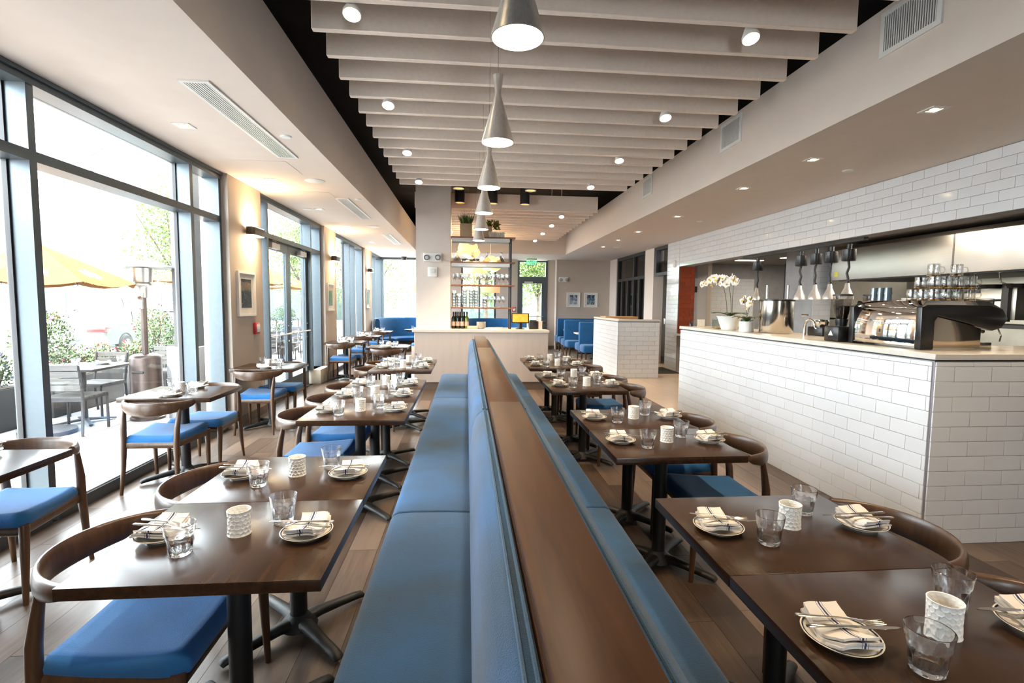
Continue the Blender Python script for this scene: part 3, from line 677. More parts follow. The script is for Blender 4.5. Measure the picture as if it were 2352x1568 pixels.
def napkin_proto():
    m = MB()
    def layer(z0, sx, sy, ox, oy, ph, lift, th):
        def f(u, v, dz=0):
            x = (u-.5)*sx+ox; y = (v-.5)*sy+oy
            z = z0+lift*(abs(2*u-1)**2.2)+.0035*math.sin(7*u+ph)*math.sin(5*v+ph)+.004*math.sin(PI*v)+dz
            if u > .93 or u < .07: z -= .002
            return (x, y+.008*math.sin(5*u+ph), z)
        b0 = len(m.v); n1, n2 = 16, 8; m.grid(lambda u, v: f(u, v, th), n1, n2); b1 = len(m.v); m.grid(lambda u, v: f(u, v, 0), n1, n2)
        idx = [(i, 0) for i in range(n1+1)]+[(n1, j) for j in range(1, n2+1)]+[(i, n2) for i in range(n1-1, -1, -1)]+[(0, j) for j in range(n2-1, 0, -1)]
        for k in range(len(idx)):
            i, j = idx[k]; i2, j2 = idx[(k+1) % len(idx)]; m.f.append((b0+i*(n2+1)+j, b0+i2*(n2+1)+j2, b1+i2*(n2+1)+j2, b1+i*(n2+1)+j))
    layer(.0125, .150, .104, 0, -.006, 1.0, .018, .0065); layer(.0185, .146, .098, .003, -.005, 1.2, .020, .0065); layer(.0245, .142, .092, -.003, -.007, 1.4, .022, .0065)
    o = m.build('napkin', LINEN, None, smooth=60); tag(o, 'x', 'napkin'); return Proto(o)
def knife_proto():
    t = thing('table_knife', 'x', 'knife')
    MB().tube([(0, -.115, .0), (0, -.11, .001), (0, -.06, .001), (0, .0, .001), (0, .012, .001)], [(.004, .003), (.0068, .004), (.006, .0038), (.0048, .0032), (.0035, .0028)], 10).build('handle', STEEL, t, smooth=60)
    m = MB(); P = [(-.0035, .012), (.004, .012), (.0085, .03), (.009, .075), (.006, .105), (.001, .118), (-.003, .112), (-.0042, .05)]
    m.prism([(q[0], q[1]) for q in P], 'z', .0002, .0018).build('blade', STEEL, t); return Proto(t)
def fork_proto():
    t = thing('table_fork', 'x', 'fork')
    MB().tube([(0, -.105, .002), (0, -.098, .002), (0, -.06, .003), (0, .0, .006), (0, .03, .006), (0, .045, .003), (0, .056, .001)], [(.005, .0015), (.0085, .002), (.006, .002), (.003, .002), (.0035, .0018), (.0095, .0016), (.0115, .0014)], 10).build('handle', STEEL, t, smooth=60)
    for k in range(4):
        x = -.0093+k*.0062; MB().tube([(x, .052, .0012), (x, .075, .001), (x*.95, .095, .0045), (x*.93, .102, .0065)], [(.0019, .0011), (.0017, .001), (.0015, .0009), (.0006, .0005)], 6).build('tine', STEEL, t, smooth=60)
    return Proto(t)
def tumbler_proto():
    def fac(th, r, z):
        if z > .064 or z < .001: return 1
        k = 9; a = (th % (2*PI/k))-PI/k
        return (math.cos(PI/k)/math.cos(a))*(1+.02) if z > .008 else 1
    m = MB(); out = [(0, 0), (.030, 0), (.034, .004), (.0352, .010), (.0375, .030), (.040, .058), (.0425, .0655), (.0445, .075), (.0475, .099), (.0465, .100)]
    inn = [(.0448, .099), (.0415, .072), (.0395, .060), (.0345, .022), (.030, .0145), (0, .013)]
    m.lathe(out, 45, mod=fac); m.lathe([out[-1]]+inn, 45)
    o = m.build('water_tumbler', GLASS, None, smooth=35); tag(o, 'x', 'tumbler'); return Proto(o)
def candle_proto():
    t = thing('candle_holder', 'x', 'candle holder'); m = MB(); nu, nz = 112, 34
    def rad(th, z):
        u = th*.0375; best = 9
        s = .0165; row = s*.866
        for r in range(-1, 7):
            zc = .006+r*row; off = (s/2 if r % 2 else 0); q = (u-off) % s; q = min(q, s-q)
            best = min(best, math.hypot(q, z-zc))
        d = .0032*max(0, 1-(best/.0074)**6); edge = min(1, z/.006, (.085-z)/.006)
        waist = 1-.045*math.sin(PI*z/.085)
        return .0385*waist-d*max(0, edge)
    m.grid(lambda u, v: (rad(u*2*PI, v*.085)*math.cos(u*2*PI), rad(u*2*PI, v*.085)*math.sin(u*2*PI), v*.085), nu, nz)
    m.lathe([(0, .0), (.0385, 0)], nu); m.lathe([(.0385, .085), (.0375, .0862), (.0355, .085), (.034, .01), (0, .008)], nu)
    m.build('shell', CANDW, t, smooth=50)
    MB().lathe([(0, .030), (.018, .030), (.019, .028), (.019, .009)], 18).build('candle', pm('wax', (.85, .80, .68), .5), t, smooth=1)
    return Proto(t)
PLT, NAP, KNF, FRK, TUM, CAN = plate_proto(), napkin_proto(), knife_proto(), fork_proto(), tumbler_proto(), candle_proto()
rnd = random.Random(3)
def set_place(cx, cy, rz, where, tbl, dist=.245, gx=.115, gy=-.125, zt=.75, far=False):
    """one diner's place; local +y looks across the table"""
    c, s = math.cos(rz), math.sin(rz)
    def w(x, y): return (cx+x*c-y*s, cy+x*s+y*c)
    jx, jy, jr = rnd.uniform(-.012, .012), rnd.uniform(-.012, .012), rnd.uniform(-.10, .10)
    x, y = w(jx, -dist+jy); g = 'place settings'
    PLT.put((x, y, zt), rz+jr, 'navy-rimmed white side plate, %s of %s' % (where, tbl), g)
    NAP.put((x, y, zt+.0015), rz+jr, 'folded white napkin with navy stripes, %s of %s' % (where, tbl), g)
    kx, ky = w(jx+.013, -dist+jy+.02); KNF.put((kx, ky, zt+.043), rz+jr-.12, 'steel knife on the napkin, %s of %s' % (where, tbl), g, rot=(-.04, 0, rz+jr-.10))
    fx, fy = w(jx-.018, -dist+jy+.01); FRK.put((fx, fy, zt+.041), rz+jr, 'steel fork on the napkin, %s of %s' % (where, tbl), g, rot=(-.05, 0, rz+jr-.22))
    tx, ty = w(gx+rnd.uniform(-.008, .008), gy+rnd.uniform(-.008, .008)); TUM.put((tx, ty, zt+.0005), rnd.uniform(0, .7), 'clear faceted water tumbler, %s of %s' % (where, tbl), 'water tumblers')
def candle(cx, cy, tbl, zt=.75): CAN.put((cx, cy, zt), rnd.uniform(0, 6), 'white honeycomb candle holder on %s' % tbl, 'candle holders')
# window side of the bench, counted from the service station
LY = [(1.46, 2.06), (2.063, 2.665), (3.475, 4.077), (4.08, 4.682), (4.685, 5.287), (5.99, 6.592), (6.6, 7.2)]
for k, (a, b) in enumerate(LY):
    nm = '%s window-side bench table from the station' % ORD[6-k]; cx, cy = -.787, (a+b)/2
    TB.put((cx, cy, 0), 0, 'dark wood table, %s window-side one from the station along the bench' % ORD[6-k], 'window-side bench tables')
    set_place(cx, cy, -PI/2, 'chair side', nm); set_place(cx, cy, PI/2, 'bench side', nm); candle(cx, cy+.02, nm)
    CH.put((-1.10+rnd.uniform(-.012, .012), cy+.01, 0), -PI/2+rnd.uniform(-.04, .04), 'walnut chair with blue seat at %s' % nm, 'chairs facing the bench from the window side')
RY = [(.79, 1.392), (1.395, 1.997), (2.545, 3.147), (3.15, 3.752), (4.57, 5.172), (5.175, 5.777), (6.2, 6.802), (6.81, 7.41)]
for k, (a, b) in enumerate(RY):
    nm = '%s counter-side bench table from the station' % ORD[7-k]; cx, cy = 1.155, (a+b)/2
    TB.put((cx, cy, 0), PI, 'dark wood table, %s counter-side one from the station along the bench' % ORD[7-k], 'counter-side bench tables')
    set_place(cx, cy, -PI/2, 'bench side', nm); set_place(cx, cy, PI/2, 'chair side', nm, .29, .11, -.16); candle(cx+.035, cy+.01, nm)
    CH.put((1.51+rnd.uniform(-.012, .012), cy+.01, 0), PI/2+rnd.uniform(-.04, .04), 'walnut chair with blue seat at %s' % nm, 'chairs facing the bench from the counter side')
WY = [(2.27, 2.873), (4.335, 4.94), (6.10, 6.80), (10.05, 10.7), (11.85, 12.45), (13.85, 14.45)]
for k, (a, b) in enumerate(WY):
    nm = '%s window table from the corner booth' % ORD[5-k]; cx, cy = -2.485 if k < 2 else -2.42, (a+b)/2
    TB.put((cx, cy, 0), 0, 'dark wood table against the windows, %s from the corner booth' % ORD[5-k], 'tables along the windows')
    set_place(cx, cy, 0, 'entrance side', nm, .20, .14, -.10); set_place(cx, cy, PI, 'booth side', nm, .21, .14, -.10); candle(cx-.03, cy+.0, nm)
    CH.put((cx-.05+.015, cy-.23, 0), rnd.uniform(-.03, .03), 'blue-seated walnut chair, entrance side of %s' % nm, 'chairs along the windows')
    CH.put((cx+.03, cy+.33, 0), PI+rnd.uniform(-.12, .12), 'blue-seated walnut chair, booth side of %s' % nm, 'chairs along the windows')
# the single table left of the station
TB.put((-1.42, 9.35, 0), 0, 'dark wood table set beside the service station column', 'tables by the station')
nm = 'the table beside the station column'
set_place(-1.42, 9.35, 0, 'entrance side', nm, .2, .14, -.1); set_place(-1.42, 9.35, PI, 'booth side', nm, .2, .14, -.1); candle(-1.42, 9.35, nm)
CH.put((-1.40, 9.02, 0), .04, 'walnut chair, bench side of the table beside the station column', 'chairs by the station'); CH.put((-1.4, 9.75, 0), PI, 'walnut chair on the booth side of the table beside the station column', 'chairs by the station')
CH.put((1.75, 12.9, 0), .6, 'walnut chair standing beyond the service station by the booths', 'chairs by the station')
# cables coiled on the floor under the second window table
def cable():
    m = MB(); r = random.Random(5); pts = []
    for k in range(140):
        a = k*.33; R = .10+.03*math.sin(k*.7)+(.03 if k > 70 else 0); cx, cy = (-2.05, 6.32) if k < 70 else (-1.98, 6.48)
        pts.append((cx+R*math.cos(a)*1.2, cy+R*math.sin(a), .012+.02*(math.sin(k*1.3)*.5+.5)+.0003*k))
    m.tube(pts, .006, 6); o = m.build('power_cable', pm('black_rubber', (.012, .012, .013), .4), None, smooth=60); tag(o, 'coiled black power cable on the floor under a window table', 'cable')
cable()
# ================================================================ tiled bar, kitchen
def bar():
    t = thing('tiled_bar', 'long bar front clad in white subway tile', 'bar counter', (3.0, 2.965, 0))
    MB().box(.01, .62, .01, 3.86, 0, 1.215).box(.62, 1.88, .01, .62, 0, 1.215).build('core', GROUT, t)
    k0 = len(bpy.data.objects)
    tile_face(t, (.01, 3.865, 0), (0, -1, 0), 3.855, 0, 1.212, d=.01, off=0)
    tile_face(t, (.0, .01, 0), (1, 0, 0), 1.6, 0, 1.212, d=.01, off=0)
    for (x, y) in ((-.002, -.002),): B(x, x+.014, y, y+.014, 0, 1.215).build('corner_trim', pm('metal_edge', (.42, .38, .40), .35, .8), t)
    MB().box(.02, .6, .02, 3.84, 1.212, 1.226).box(.6, 1.88, .02, .6, 1.212, 1.226).build('shadow_gap', FRAME_D, t)
bar()
o = MB().prism([(2.985, 2.95), (4.9, 2.95), (4.9, 3.62), (3.66, 3.62), (3.66, 6.86), (2.985, 6.86)], 'z', 1.226, 1.265).build('bar_countertop', QUARTZ, None, bevel=.003, seg=1)
tag(o, 'pale stone worktop along the tiled bar', 'countertop')
o = B(3.7, 4.85, 3.7, 6.7, .0, .9).build('back_bar', pm('back_bar_steel', (.33, .31, .29), .35, .8), None, bevel=.01); tag(o, 'low steel back counter behind the tiled bar', 'counter')
# host stand: low tiled walls
def host():
    t = thing('tiled_host_stand', 'low white tiled wall standing between the bar aisle and the booths', 'host stand', (3.18, 10.35, 0))
    MB().box(.01, .14, .01, 2.05, 0, 1.19).box(.14, .89, .01, .14, 0, 1.19).build('core', GROUT, t)
    tile_face(t, (.01, 2.05, 0), (0, -1, 0), 2.04, 0, 1.185, d=.01, from_top=True, off=1); tile_face(t, (0, .01, 0), (1, 0, 0), .89, 0, 1.185, d=.01, from_top=True)
    B(.88, .895, .0, .14, 0, 1.19).build('corner_trim', MATS['metal_edge'], t)
    MB().prism([(-.01, -.01), (.90, -.01), (.90, .15), (.15, .15), (.15, 2.06), (-.01, 2.06)], 'z', 1.20, 1.245).build('cap', QUARTZ, t, bevel=.003, seg=1)
    MB().box(.01, .88, .01, .13, 1.185, 1.20).box(.02, .13, .13, 2.04, 1.185, 1.2).build('shadow_gap', FRAME_D, t)
    B(.15, .95, 1.55, 2.05, 1.13, 1.262).build('inner_ledge', wood('warm_oak', (.42, .22, .09), (.55, .32, .15), 'x', .8, .35), t)
host()
# ---- espresso machine
CHROME = pm('mirror_chrome', (.78, .75, .71), .045, 1, var=.02); ENAM = pm('black_enamel', (.012, .011, .012), .3, var=.1)
def espresso():
    t = thing('espresso_machine', 'chrome and black espresso machine on the end of the bar', 'coffee machine', (3.16, 3.25, 1.2655))
    # local x: depth (0 = panel towards the guests), y: length 0..0.62
    L_ = .60
    prof = [(-.012, .015), (-.012, .09), (-.008, .17), (.004, .25), (.014, .29), (.06, .29), (.06, .015)]
    MB().prism(prof, 'y', .03, L_).build('mirror_panel', CHROME, t, bevel=.006, seg=3)
    MB().box(.05, .44, .03, L_, .02, .30).build('body', ENAM, t)
    MB().prism([(.0, .292), (.03, .345), (.50, .345), (.62, .29), (.44, .285)], 'y', .0, L_+.02).build('top_tray', CHROME, t, bevel=.004)
    side = [(-.015, 0), (-.02, .30), (.02, .315), (.50, .315), (.60, .29), (.645, .22), (.60, .155), (.53, .135), (.30, .195), (.11, .235), (.085, .20), (.085, 0)]
    for y0, y1 in ((-.02, .03), (L_, L_+.05)): MB().prism(side, 'y', y0, y1).build('side_panel', ENAM, t, bevel=.008)
    MB().prism([(.09, .01), (.088, .20), (.11, .23), (.30, .19), (.45, .15), (.45, .01)], 'y', -.012, -.002).build('side_mirror', pm('bronze_mirror', (.50, .42, .33), .1, 1), t, bevel=.002)
    B(.44, .60, .04, L_-.01, .0, .05).build('drip_tray', STEEL, t, bevel=.004)
    for k in range(2):
        y = .18+k*.25
        g = MB().lathe([(0, 0), (.035, 0), (.038, .05), (0, .05)], 16, (.52, y, .15)).build('group_head', CHROME, t, smooth=1)
        MB().tube([(.52, y, .14), (.60, y, .13), (.68, y, .12)], [.012, .011, .014], 8).build('portafilter', ENAM, g, smooth=1)
    MB().tube([(.60, .02, .18), (.62, .0, .10), (.60, -.01, .06)], .005, 6).build('steam_wand', STEEL, t, smooth=1)
    B(.10, .42, -.0, L_, -.0, .02).build('base', STEEL, t)
    lm = MB(); rl = random.Random(9)
    for k in range(9): lm.box(-.0125, -.0105, .40-k*.012, .408-k*.012, .185, .193)
    for k in range(16): lm.box(-.0125, -.0105, .37-k*.014, .379-k*.014, .168, .180)
    lm.build('panel_marking', WHITEP, t)
    return t
espresso()
M90 = Matrix.Rotation(-PI/2, 4, 'Z') @ Matrix.Rotation(PI/2, 4, 'X')
# cups and mugs on the machine
def mug_proto():
    t = thing('glass_mug', 'x', 'mug')
    MB().lathe([(0, .085), (.034, .085), (.037, .08), (.037, .004), (.035, 0), (.0335, .004), (.0335, .078), (0, .079)], 20).build('body', pane('thin_glass', .26, (.93, .93, .925)), t, smooth=50)
    MB().lathe([(.0368, .0), (.0385, .003), (.0368, .007), (.0345, .003), (.0368, 0)], 20).build('gold_rim', pm('gold_rim', (.75, .48, .16), .2, 1), t, smooth=1)
    MB().tube([(.036, 0, .065), (.058, 0, .062), (.064, 0, .042), (.058, 0, .022), (.036, 0, .018)], .0045, 8).build('handle', MATS['thin_glass'], t, smooth=1)
    return Proto(t)
MUG = mug_proto(); zt = 1.2655+.346
mugs = [(y, x, 0) for x in (3.28, 3.37, 3.46, 3.55) for y in (3.29, 3.375, 3.46)]
for i, (y, x, z) in enumerate(mugs): MUG.put((x, y, zt), 1.2 if y > 3.3 else -.9, 'clear glass mug with gold rim upside down on the espresso machine', 'glass mugs on the espresso machine')
for x, y in [(x, y) for x in (3.28, 3.37, 3.46, 3.55) for y in (3.29, 3.40)]: MUG.put((x, y, zt+.087), -.6, 'clear glass mug with gold rim upside down on the espresso machine', 'glass mugs on the espresso machine')
for x in (3.32, 3.50): MUG.put((x, 3.345, zt+.174), -.5, 'clear glass mug upside down, topmost of the pile on the espresso machine', 'topmost mugs')
def cup_proto():
    o = MB().lathe([(0, .05), (.024, .05), (.028, .0), (.026, .0), (.022, .047), (0, .047)], 16).build('shot_glass', pm('smoky_glass', (.10, .14, .17), .1, var=.05, coat=.5), None, smooth=50); tag(o, 'x', 'glass'); return Proto(o)
SHOT = cup_proto()
for y in (3.68, 3.745, 3.81):
    for z in (0, .05): SHOT.put((3.28, y, zt+z), 0, 'small blue-grey shot glass stacked on the espresso machine', 'stacked shot glasses')
o = MB().lathe([(0, 0), (.07, 0), (.075, .006), (.075, .02), (0, .02)], 24).build('saucer_stack', CERAM, None, smooth=50); o.location = (3.42, 3.60, zt); tag(o, 'low stack of cream saucers on the espresso machine', 'saucers')
# grinder
def grinder(x, y, lab):
    t = thing('coffee_grinder', lab, 'grinder', (x, y, 1.2655), group='coffee grinders')
    B(-.09, .12, -.085, .085, 0, .13).build('base', ENAM, t, bevel=.012)
    MB().lathe([(0, 0), (.042, 0), (.05, .05), (.05, .06), (0, .06)], 18, (0, 0, .13)).build('collar', ENAM, t, smooth=50)
    MB().lathe([(.042, .19), (.055, .24), (.072, .36), (.074, .385), (.070, .385), (.052, .24), (.040, .19)], 22).build('hopper', pane('hopper_glass', .18, (.86, .84, .82)), t, smooth=50)
    MB().lathe([(0, .19), (.039, .19), (.051, .24), (.060, .30), (0, .305)], 20).build('beans', pm('coffee_beans', (.028, .013, .008), .45, var=.4, vs=160, bump=.8, bs=160), t, smooth=1)
    MB().lathe([(0, .385), (.076, .385), (.076, .40), (0, .402)], 22).build('lid', FRAME_D, t, smooth=50)
    MB().prism([(-.028, .0), (.028, .0), (0, .045)], 'x', -.0915, -.0903).xf(Matrix.Translation((0, 0, .05))).build('triangle_logo', WHITEP, t)
    return t
grinder(3.18, 4.03, 'black coffee grinder with bean hopper beside the espresso machine'); grinder(3.42, 3.99, 'second coffee grinder half hidden between the first one and the machine')
# big steel urn
t = thing('steel_brewer', 'tall brushed steel brewing urn with dark lid on the bar', 'urn', (3.36, 5.22, 1.2655))
MB().lathe([(0, 0), (.165, 0), (.17, .01), (.17, .345), (0, .345)], 48).build('body', pm('urn_steel', (.66, .60, .52), .16, 1, var=.03), t, smooth=50); MB().lathe([(.165, .345), (.18, .347), (.18, .36), (.12, .372), (0, .375)], 40).build('lid', ENAM, t, smooth=50)
for a, d in ((0, .1), (2.4, .12)): MB().cyl((.02+d*math.cos(a), d*math.sin(a), .372), (.02+d*math.cos(a), d*math.sin(a), .52), .011, n=10).build('tap_rod', STEEL, t, smooth=1)
MB().tube([(.15, -.20, .20), (.2, -.24, .20)], .012, 8).build('side_tap', STEEL, t, smooth=1)
# faucet, gadget
o = MB().tube([(3.44, 4.86, 1.2655), (3.44, 4.86, 1.36), (3.44, 4.835, 1.41), (3.44, 4.78, 1.43), (3.44, 4.725, 1.41), (3.44, 4.705, 1.36), (3.44, 4.705, 1.34)], .013, 12).build('bar_faucet', STEEL, None, smooth=60); tag(o, 'chrome gooseneck bar faucet beside the steel urn', 'faucet')
t = thing('juice_press', 'black and steel small machine behind the chrome faucet', 'appliance', (3.56, 4.78, 1.2655)); B(-.07, .07, -.11, .11, 0, .09).build('base', ENAM, t, bevel=.01); MB().lathe([(0, .09), (.05, .09), (.07, .14), (.068, .16), (0, .165)], 18).build('bowl', STEEL, t, smooth=50)
# ---- orchids
LEAF = pm('orchid_leaf', (.055, .10, .018), .35, var=.3, coat=.3); PETAL = pm('orchid_petal', (.85, .78, .70), .6, var=.05, spec=.3); YEL = pm('orchid_throat', (.75, .50, .08), .6); STEMG = pm('orchid_stem', (.06, .065, .03), .6)
def strap_leaf(m, p0, dr, ln, w, droop, up):
    d = Vector((dr[0], dr[1], 0)).normalized(); sd = Vector((-d.y, d.x, 0))
    def f(u, v):
        t = u*ln; c = Vector(p0)+d*(t*math.cos(up*.6))+Vector((0, 0, math.sin(up)*t-droop*t*t)); ww = w*math.sin(PI*min(1, .12+.88*u)**.8)*(1 if u < 1 else 0)
        q = (v-.5)*2; return tuple(c+sd*(ww*q)+Vector((0, 0, .25*w*abs(q))))
    m.grid(f, 10, 4)
def flower_mesh():
    m = MB()
    for k in range(5):
        a = PI/2+k*2*PI/5; big = k in (1, 4)
        ln, w = (.042, .026) if big else (.038, .017)
        def f(u, v, a=a, ln=ln, w=w):
            r = u*ln; ww = w*math.sin(PI*(.08+.92*u)**.75)*(v-.5)*2 if u < .999 else 0
            return (r*math.cos(a)-ww*math.sin(a), -.006*math.sin(u*2.5), r*math.sin(a)+ww*math.cos(a))
        m.grid(f, 6, 4)
    return m.mesh('blossom', PETAL, smooth=60)
FLW = flower_mesh(); THR = MB().sphere((0, -.010, -.004), .009, 8, 6, (1, 1.2, .9)).mesh('throat', YEL, smooth=60)
def orchid(x, y, big, lab, plab):
    r = random.Random(11 if big else 12)
    if big:
        prof = [(0, 0), (.085, 0), (.092, .01), (.115, .08), (.135, .15), (.15, .165), (.143, .168), (.125, .15), (0, .15)]; H = .15
        pt = thing('flower_pot', plab, 'pot', (x, y, 1.2655)); MB().lathe(prof, 36, mod=lambda th, rr, z: 1+.04*math.sin(3*th+.5)*(z/.16)).build('bowl', pm('pot_white', (.78, .77, .74), .5), pt, smooth=60)
    else:
        prof = [(0, 0), (.074, 0), (.078, .006), (.078, .115), (.072, .118), (.068, .10), (0, .10)]; H = .10
        pt = thing('flower_pot', plab, 'pot', (x, y, 1.2655)); MB().lathe(prof, 60, mod=lambda th, rr, z: 1+.012*math.sin(24*th)).build('cup', pm('pot_white_b', (.80, .79, .77), .55), pt, smooth=60)
    g = MB(); R = .12 if big else .06
    for k in range(90 if big else 40): a = r.uniform(0, 6.28); q = R*math.sqrt(r.random()); g.sphere((q*math.cos(a), q*math.sin(a), H+r.uniform(0, .014)), r.uniform(.008, .014), 6, 4)
    o = g.build('pebble_fill', pm('pebbles', (.55, .47, .40), .8, var=.3, vs=40), pt, smooth=1); o['kind'] = 'stuff'
    t = thing('orchid', lab, 'orchid', (x, y, 1.2655+H))
    for k in range(7 if big else 6):
        m = MB(); a = k*6.28/(7 if big else 6)+.5; strap_leaf(m, (0, 0, .01), (math.cos(a), math.sin(a)), r.uniform(.19, .28) if big else r.uniform(.18, .24), .032, 1.6 if big else 3.2, .55 if big else 1.0); m.build('leaf', LEAF, t, smooth=60)
    stems = []
    if big:
        for s, (ox, oy) in enumerate(((-.02, .02), (.01, -.02), (.03, .0))):
            pts = []
            for k in range(16):
                q = k/15; sw = (.10, .0, -.12)[s]
                yy = oy + ((.52, .34, -.14)[s]*q**2.4)+sw*q*.4; zz = .50*math.sin(min(1, q*1.25)*PI/2)-(.14*max(0, q-.6)**1.3*2.2 if s < 2 else .25*max(0, q-.6))
                pts.append((ox+(-.05*q), yy, zz))
            stems.append(pts)
        n = 14
    else:
        pts = [(0, .01+.05*(k/12)**2, .30*math.sin(min(1, k/12*1.2)*PI/2)-.10*max(0, k/12-.6)*2) for k in range(13)]; stems.append(pts); stems.append([(0, -.12*(k/12)**2, .33*k/12*(1-.2*k/12)) for k in range(13)]); n = 7
    for pts in stems:
        MB().tube(pts, [.0032]*len(pts), 6).build('flower_stem', STEMG, t, smooth=60)
        L_ = len(pts)
        for k in range(n):
            q = (.50 if big else .62)+(.50 if big else .38)*k/(n-1); i = min(L_-2, int(q*(L_-1))); fr = q*(L_-1)-i; p = Vector(pts[i]).lerp(Vector(pts[i+1]), min(1, fr))
            o = obj('blossom', FLW, t, (p.x-.018+r.uniform(-.012, .012), p.y+r.uniform(-.014, .014), p.z+r.uniform(-.022, .022))); o.rotation_euler = (r.uniform(-.4, .2), r.uniform(-.5, .5), -PI/2+r.uniform(-.6, .9)); sc = r.uniform(1.05, 1.4)*(1 if big else .85); o.scale = (sc, sc, sc)
            obj('throat', THR, o)
orchid(3.16, 5.83, True, 'arching white orchid in full bloom in the wide bowl', 'wide white ceramic bowl pot on the bar'); orchid(3.14, 5.42, False, 'smaller drooping white orchid in the ribbed pot', 'small ribbed white pot on the bar')
# small things at the far bar end
t = thing('card_holder', 'small clear menu card holder at the end of the bar', 'card', (3.2, 6.65, 1.2655)); B(-.05, .05, -.006, .006, 0, .10).build('card', pm('menu_card', (.75, .72, .62), .4), t); B(-.052, .052, -.02, .02, 0, .006).build('foot', pane('clear_foot', .1), t)
o = MB().lathe([(0, 0), (.025, 0), (.025, .05), (.01, .065), (.012, .08), (0, .08)], 14).build('pepper_mill', ENAM, None, smooth=50); o.location = (3.12, 6.78, 1.2655); tag(o, 'tiny black bottle at the end of the bar by the card holder', 'bottle')
t = thing('glass_tray', 'clear glass sneeze guard tray on the bar behind the orchids', 'tray', (3.45, 6.3, 1.2655))
for (a, b, c, d) in ((-.14, .14, -.25, -.245), (-.14, .14, .245, .25), (-.14, -.135, -.25, .25), (.135, .14, -.25, .25)): B(a, b, c, d, 0, .12).build('side', pane('tray_glass', .25, (.75, .82, .83)) if 'tray_glass' not in MATS else MATS['tray_glass'], t)
o = MB().lathe([(0, 0), (.04, 0), (.07, .012), (.068, .015), (0, .006)], 20).build('amber_dish', pm('amber_dish_glass', (.55, .30, .08), .15, var=.1, coat=.5), None, smooth=50); o.location = (3.2, 6.2, 1.2655); tag(o, 'flat amber glass dish on the bar before the bowl pot', 'dish')
# ---- heat lamps on a rail
t = thing('lamp_rail', 'dark steel rail fixed under the kitchen header for heat lamps', 'rail', (5.0, 7.4, 2.40)); B(-.03, .03, -1.4, 1.4, 0, .04).build('bar', FRAME_D, t)
def heat_proto():
    t = thing('heat_lamp', 'x', 'heat lamp')
    MB().lathe([(0, 0), (.075, 0), (.08, .01), (.08, .15), (.03, .16), (.03, .22), (0, .22)], 20, (0, 0, .50), mod=lambda th, r, z: 1+.03*(1 if math.sin(18*th) > 0 else -1)*(1 if r > .07 else 0)).build('spool', ENAM, t, smooth=30)
    MB().tube([(0, 0, .5), (.012, .0, .42), (-.006, .01, .34), (.008, 0, .27), (0, 0, .21)], .016, 10).build('cord', FRAME_D, t, smooth=60)
    MB().lathe([(.020, .215), (.026, .20), (.034, .15), (.060, .085), (.078, .045), (.082, .0), (.078, .0), (.072, .045), (0, .12)], 28).build('shade', BRUSH, t, smooth=50)
    MB().lathe([(0, .20), (.022, .20), (.022, .235), (0, .24)], 14).build('socket', ENAM, t, smooth=50)
    return Proto(t)
HL = heat_proto()
for k, y in enumerate((6.27, 6.59, 6.89, 7.22, 8.36)): HL.put((5.0, y, 1.66), k, 'steel bell heat lamp on black cord, %s from the hood' % ORD[k] if k < 4 else 'lone steel bell heat lamp hanging behind the orchid blooms', 'heat lamps in a row')
# ---- hood, oven, pans
t = thing('extractor_hood', 'large brushed steel extractor hood over the kitchen line', 'hood', (6.2, 5.4, 2.0))
MB().prism([(0, 0), (0, .50), (.06, .56), (1.3, .56), (1.3, .06), (.06, 0)], 'y', -2.6, 2.75).build('canopy', HOODS, t, bevel=.006); B(.06, 1.25, -2.5, 2.65, -.012, 0).build('filter_bank', FRAME_D, t); B(-.002, 0, 2.6, 2.68, .06, .14).build('sticker', pm('yellow_sticker', (.75, .65, .08), .5), t); B(-.004, .0, .58, .60, .02, .5).build('seam', FRAME_D, t)
o = B(7.6, 7.7, 2.8, 8.15, .9, 2.0).build('backsplash_panel', pm('steel_backsplash', (.42, .38, .31), .3, .9, var=.2, vs=2), None); tag(o, 'stained steel backsplash behind the cooking line', 'backsplash')
o = B(6.3, 7.55, 3.0, 8.1, 0, .92).build('cooking_line', pm('line_dark', (.06, .055, .05), .4, .5), None, bevel=.01); tag(o, 'dark steel cooking range under the hood', 'range')
t = thing('salamander_oven', 'steel wall grill oven with dark window on the cooking line', 'oven', (6.75, 6.0, 1.42))
B(-.25, .3, -.55, .35, 0, .42).build('case', pm('oven_steel', (.62, .57, .48), .3, .9), t, bevel=.01); B(-.262, -.25, -.30, .22, .06, .26).build('window', FRAME_D, t); B(-.258, -.25, -.12, .18, .33, .37).build('badge', ENAM, t); B(-.264, -.262, -.25, .0, .08, .16).build('modelled_reflection', STEEL, t); B(-.30, -.25, -.5, -.42, -.02, .44).build('door_post', ENAM, t)  # small steel patch on the oven window stands in for a reflection
MB().tube([(-.26, -.40, .24), (-.34, -.30, .24), (-.34, -.1, .24)], .012, 8).build('handle', ENAM, t, smooth=1)
o = B(6.4, 7.1, 4.9, 6.6, 1.32, 1.36).build('grill_shelf', FRAME_D, None); tag(o, 'black steel shelf under the wall grill', 'shelf')
for k in range(5):
    t = thing('frying_pan', 'black hanging pan below the extractor hood', 'pan', (6.45, 5.1+k*.30, 1.80), group='pans hung below the hood')
    MB().lathe([(0, 0), (.10, 0), (.125, .05), (.12, .05), (.097, .006), (0, .006)], 20).build('pan', pm('pan_black', (.02, .02, .02), .25, .6) if 'pan_black' not in MATS else MATS['pan_black'], t, smooth=50); MB().tube([(0, .11, .04), (0, .2, .08), (0, .22, .19)], .009, 8).build('handle', STEEL, t, smooth=1)
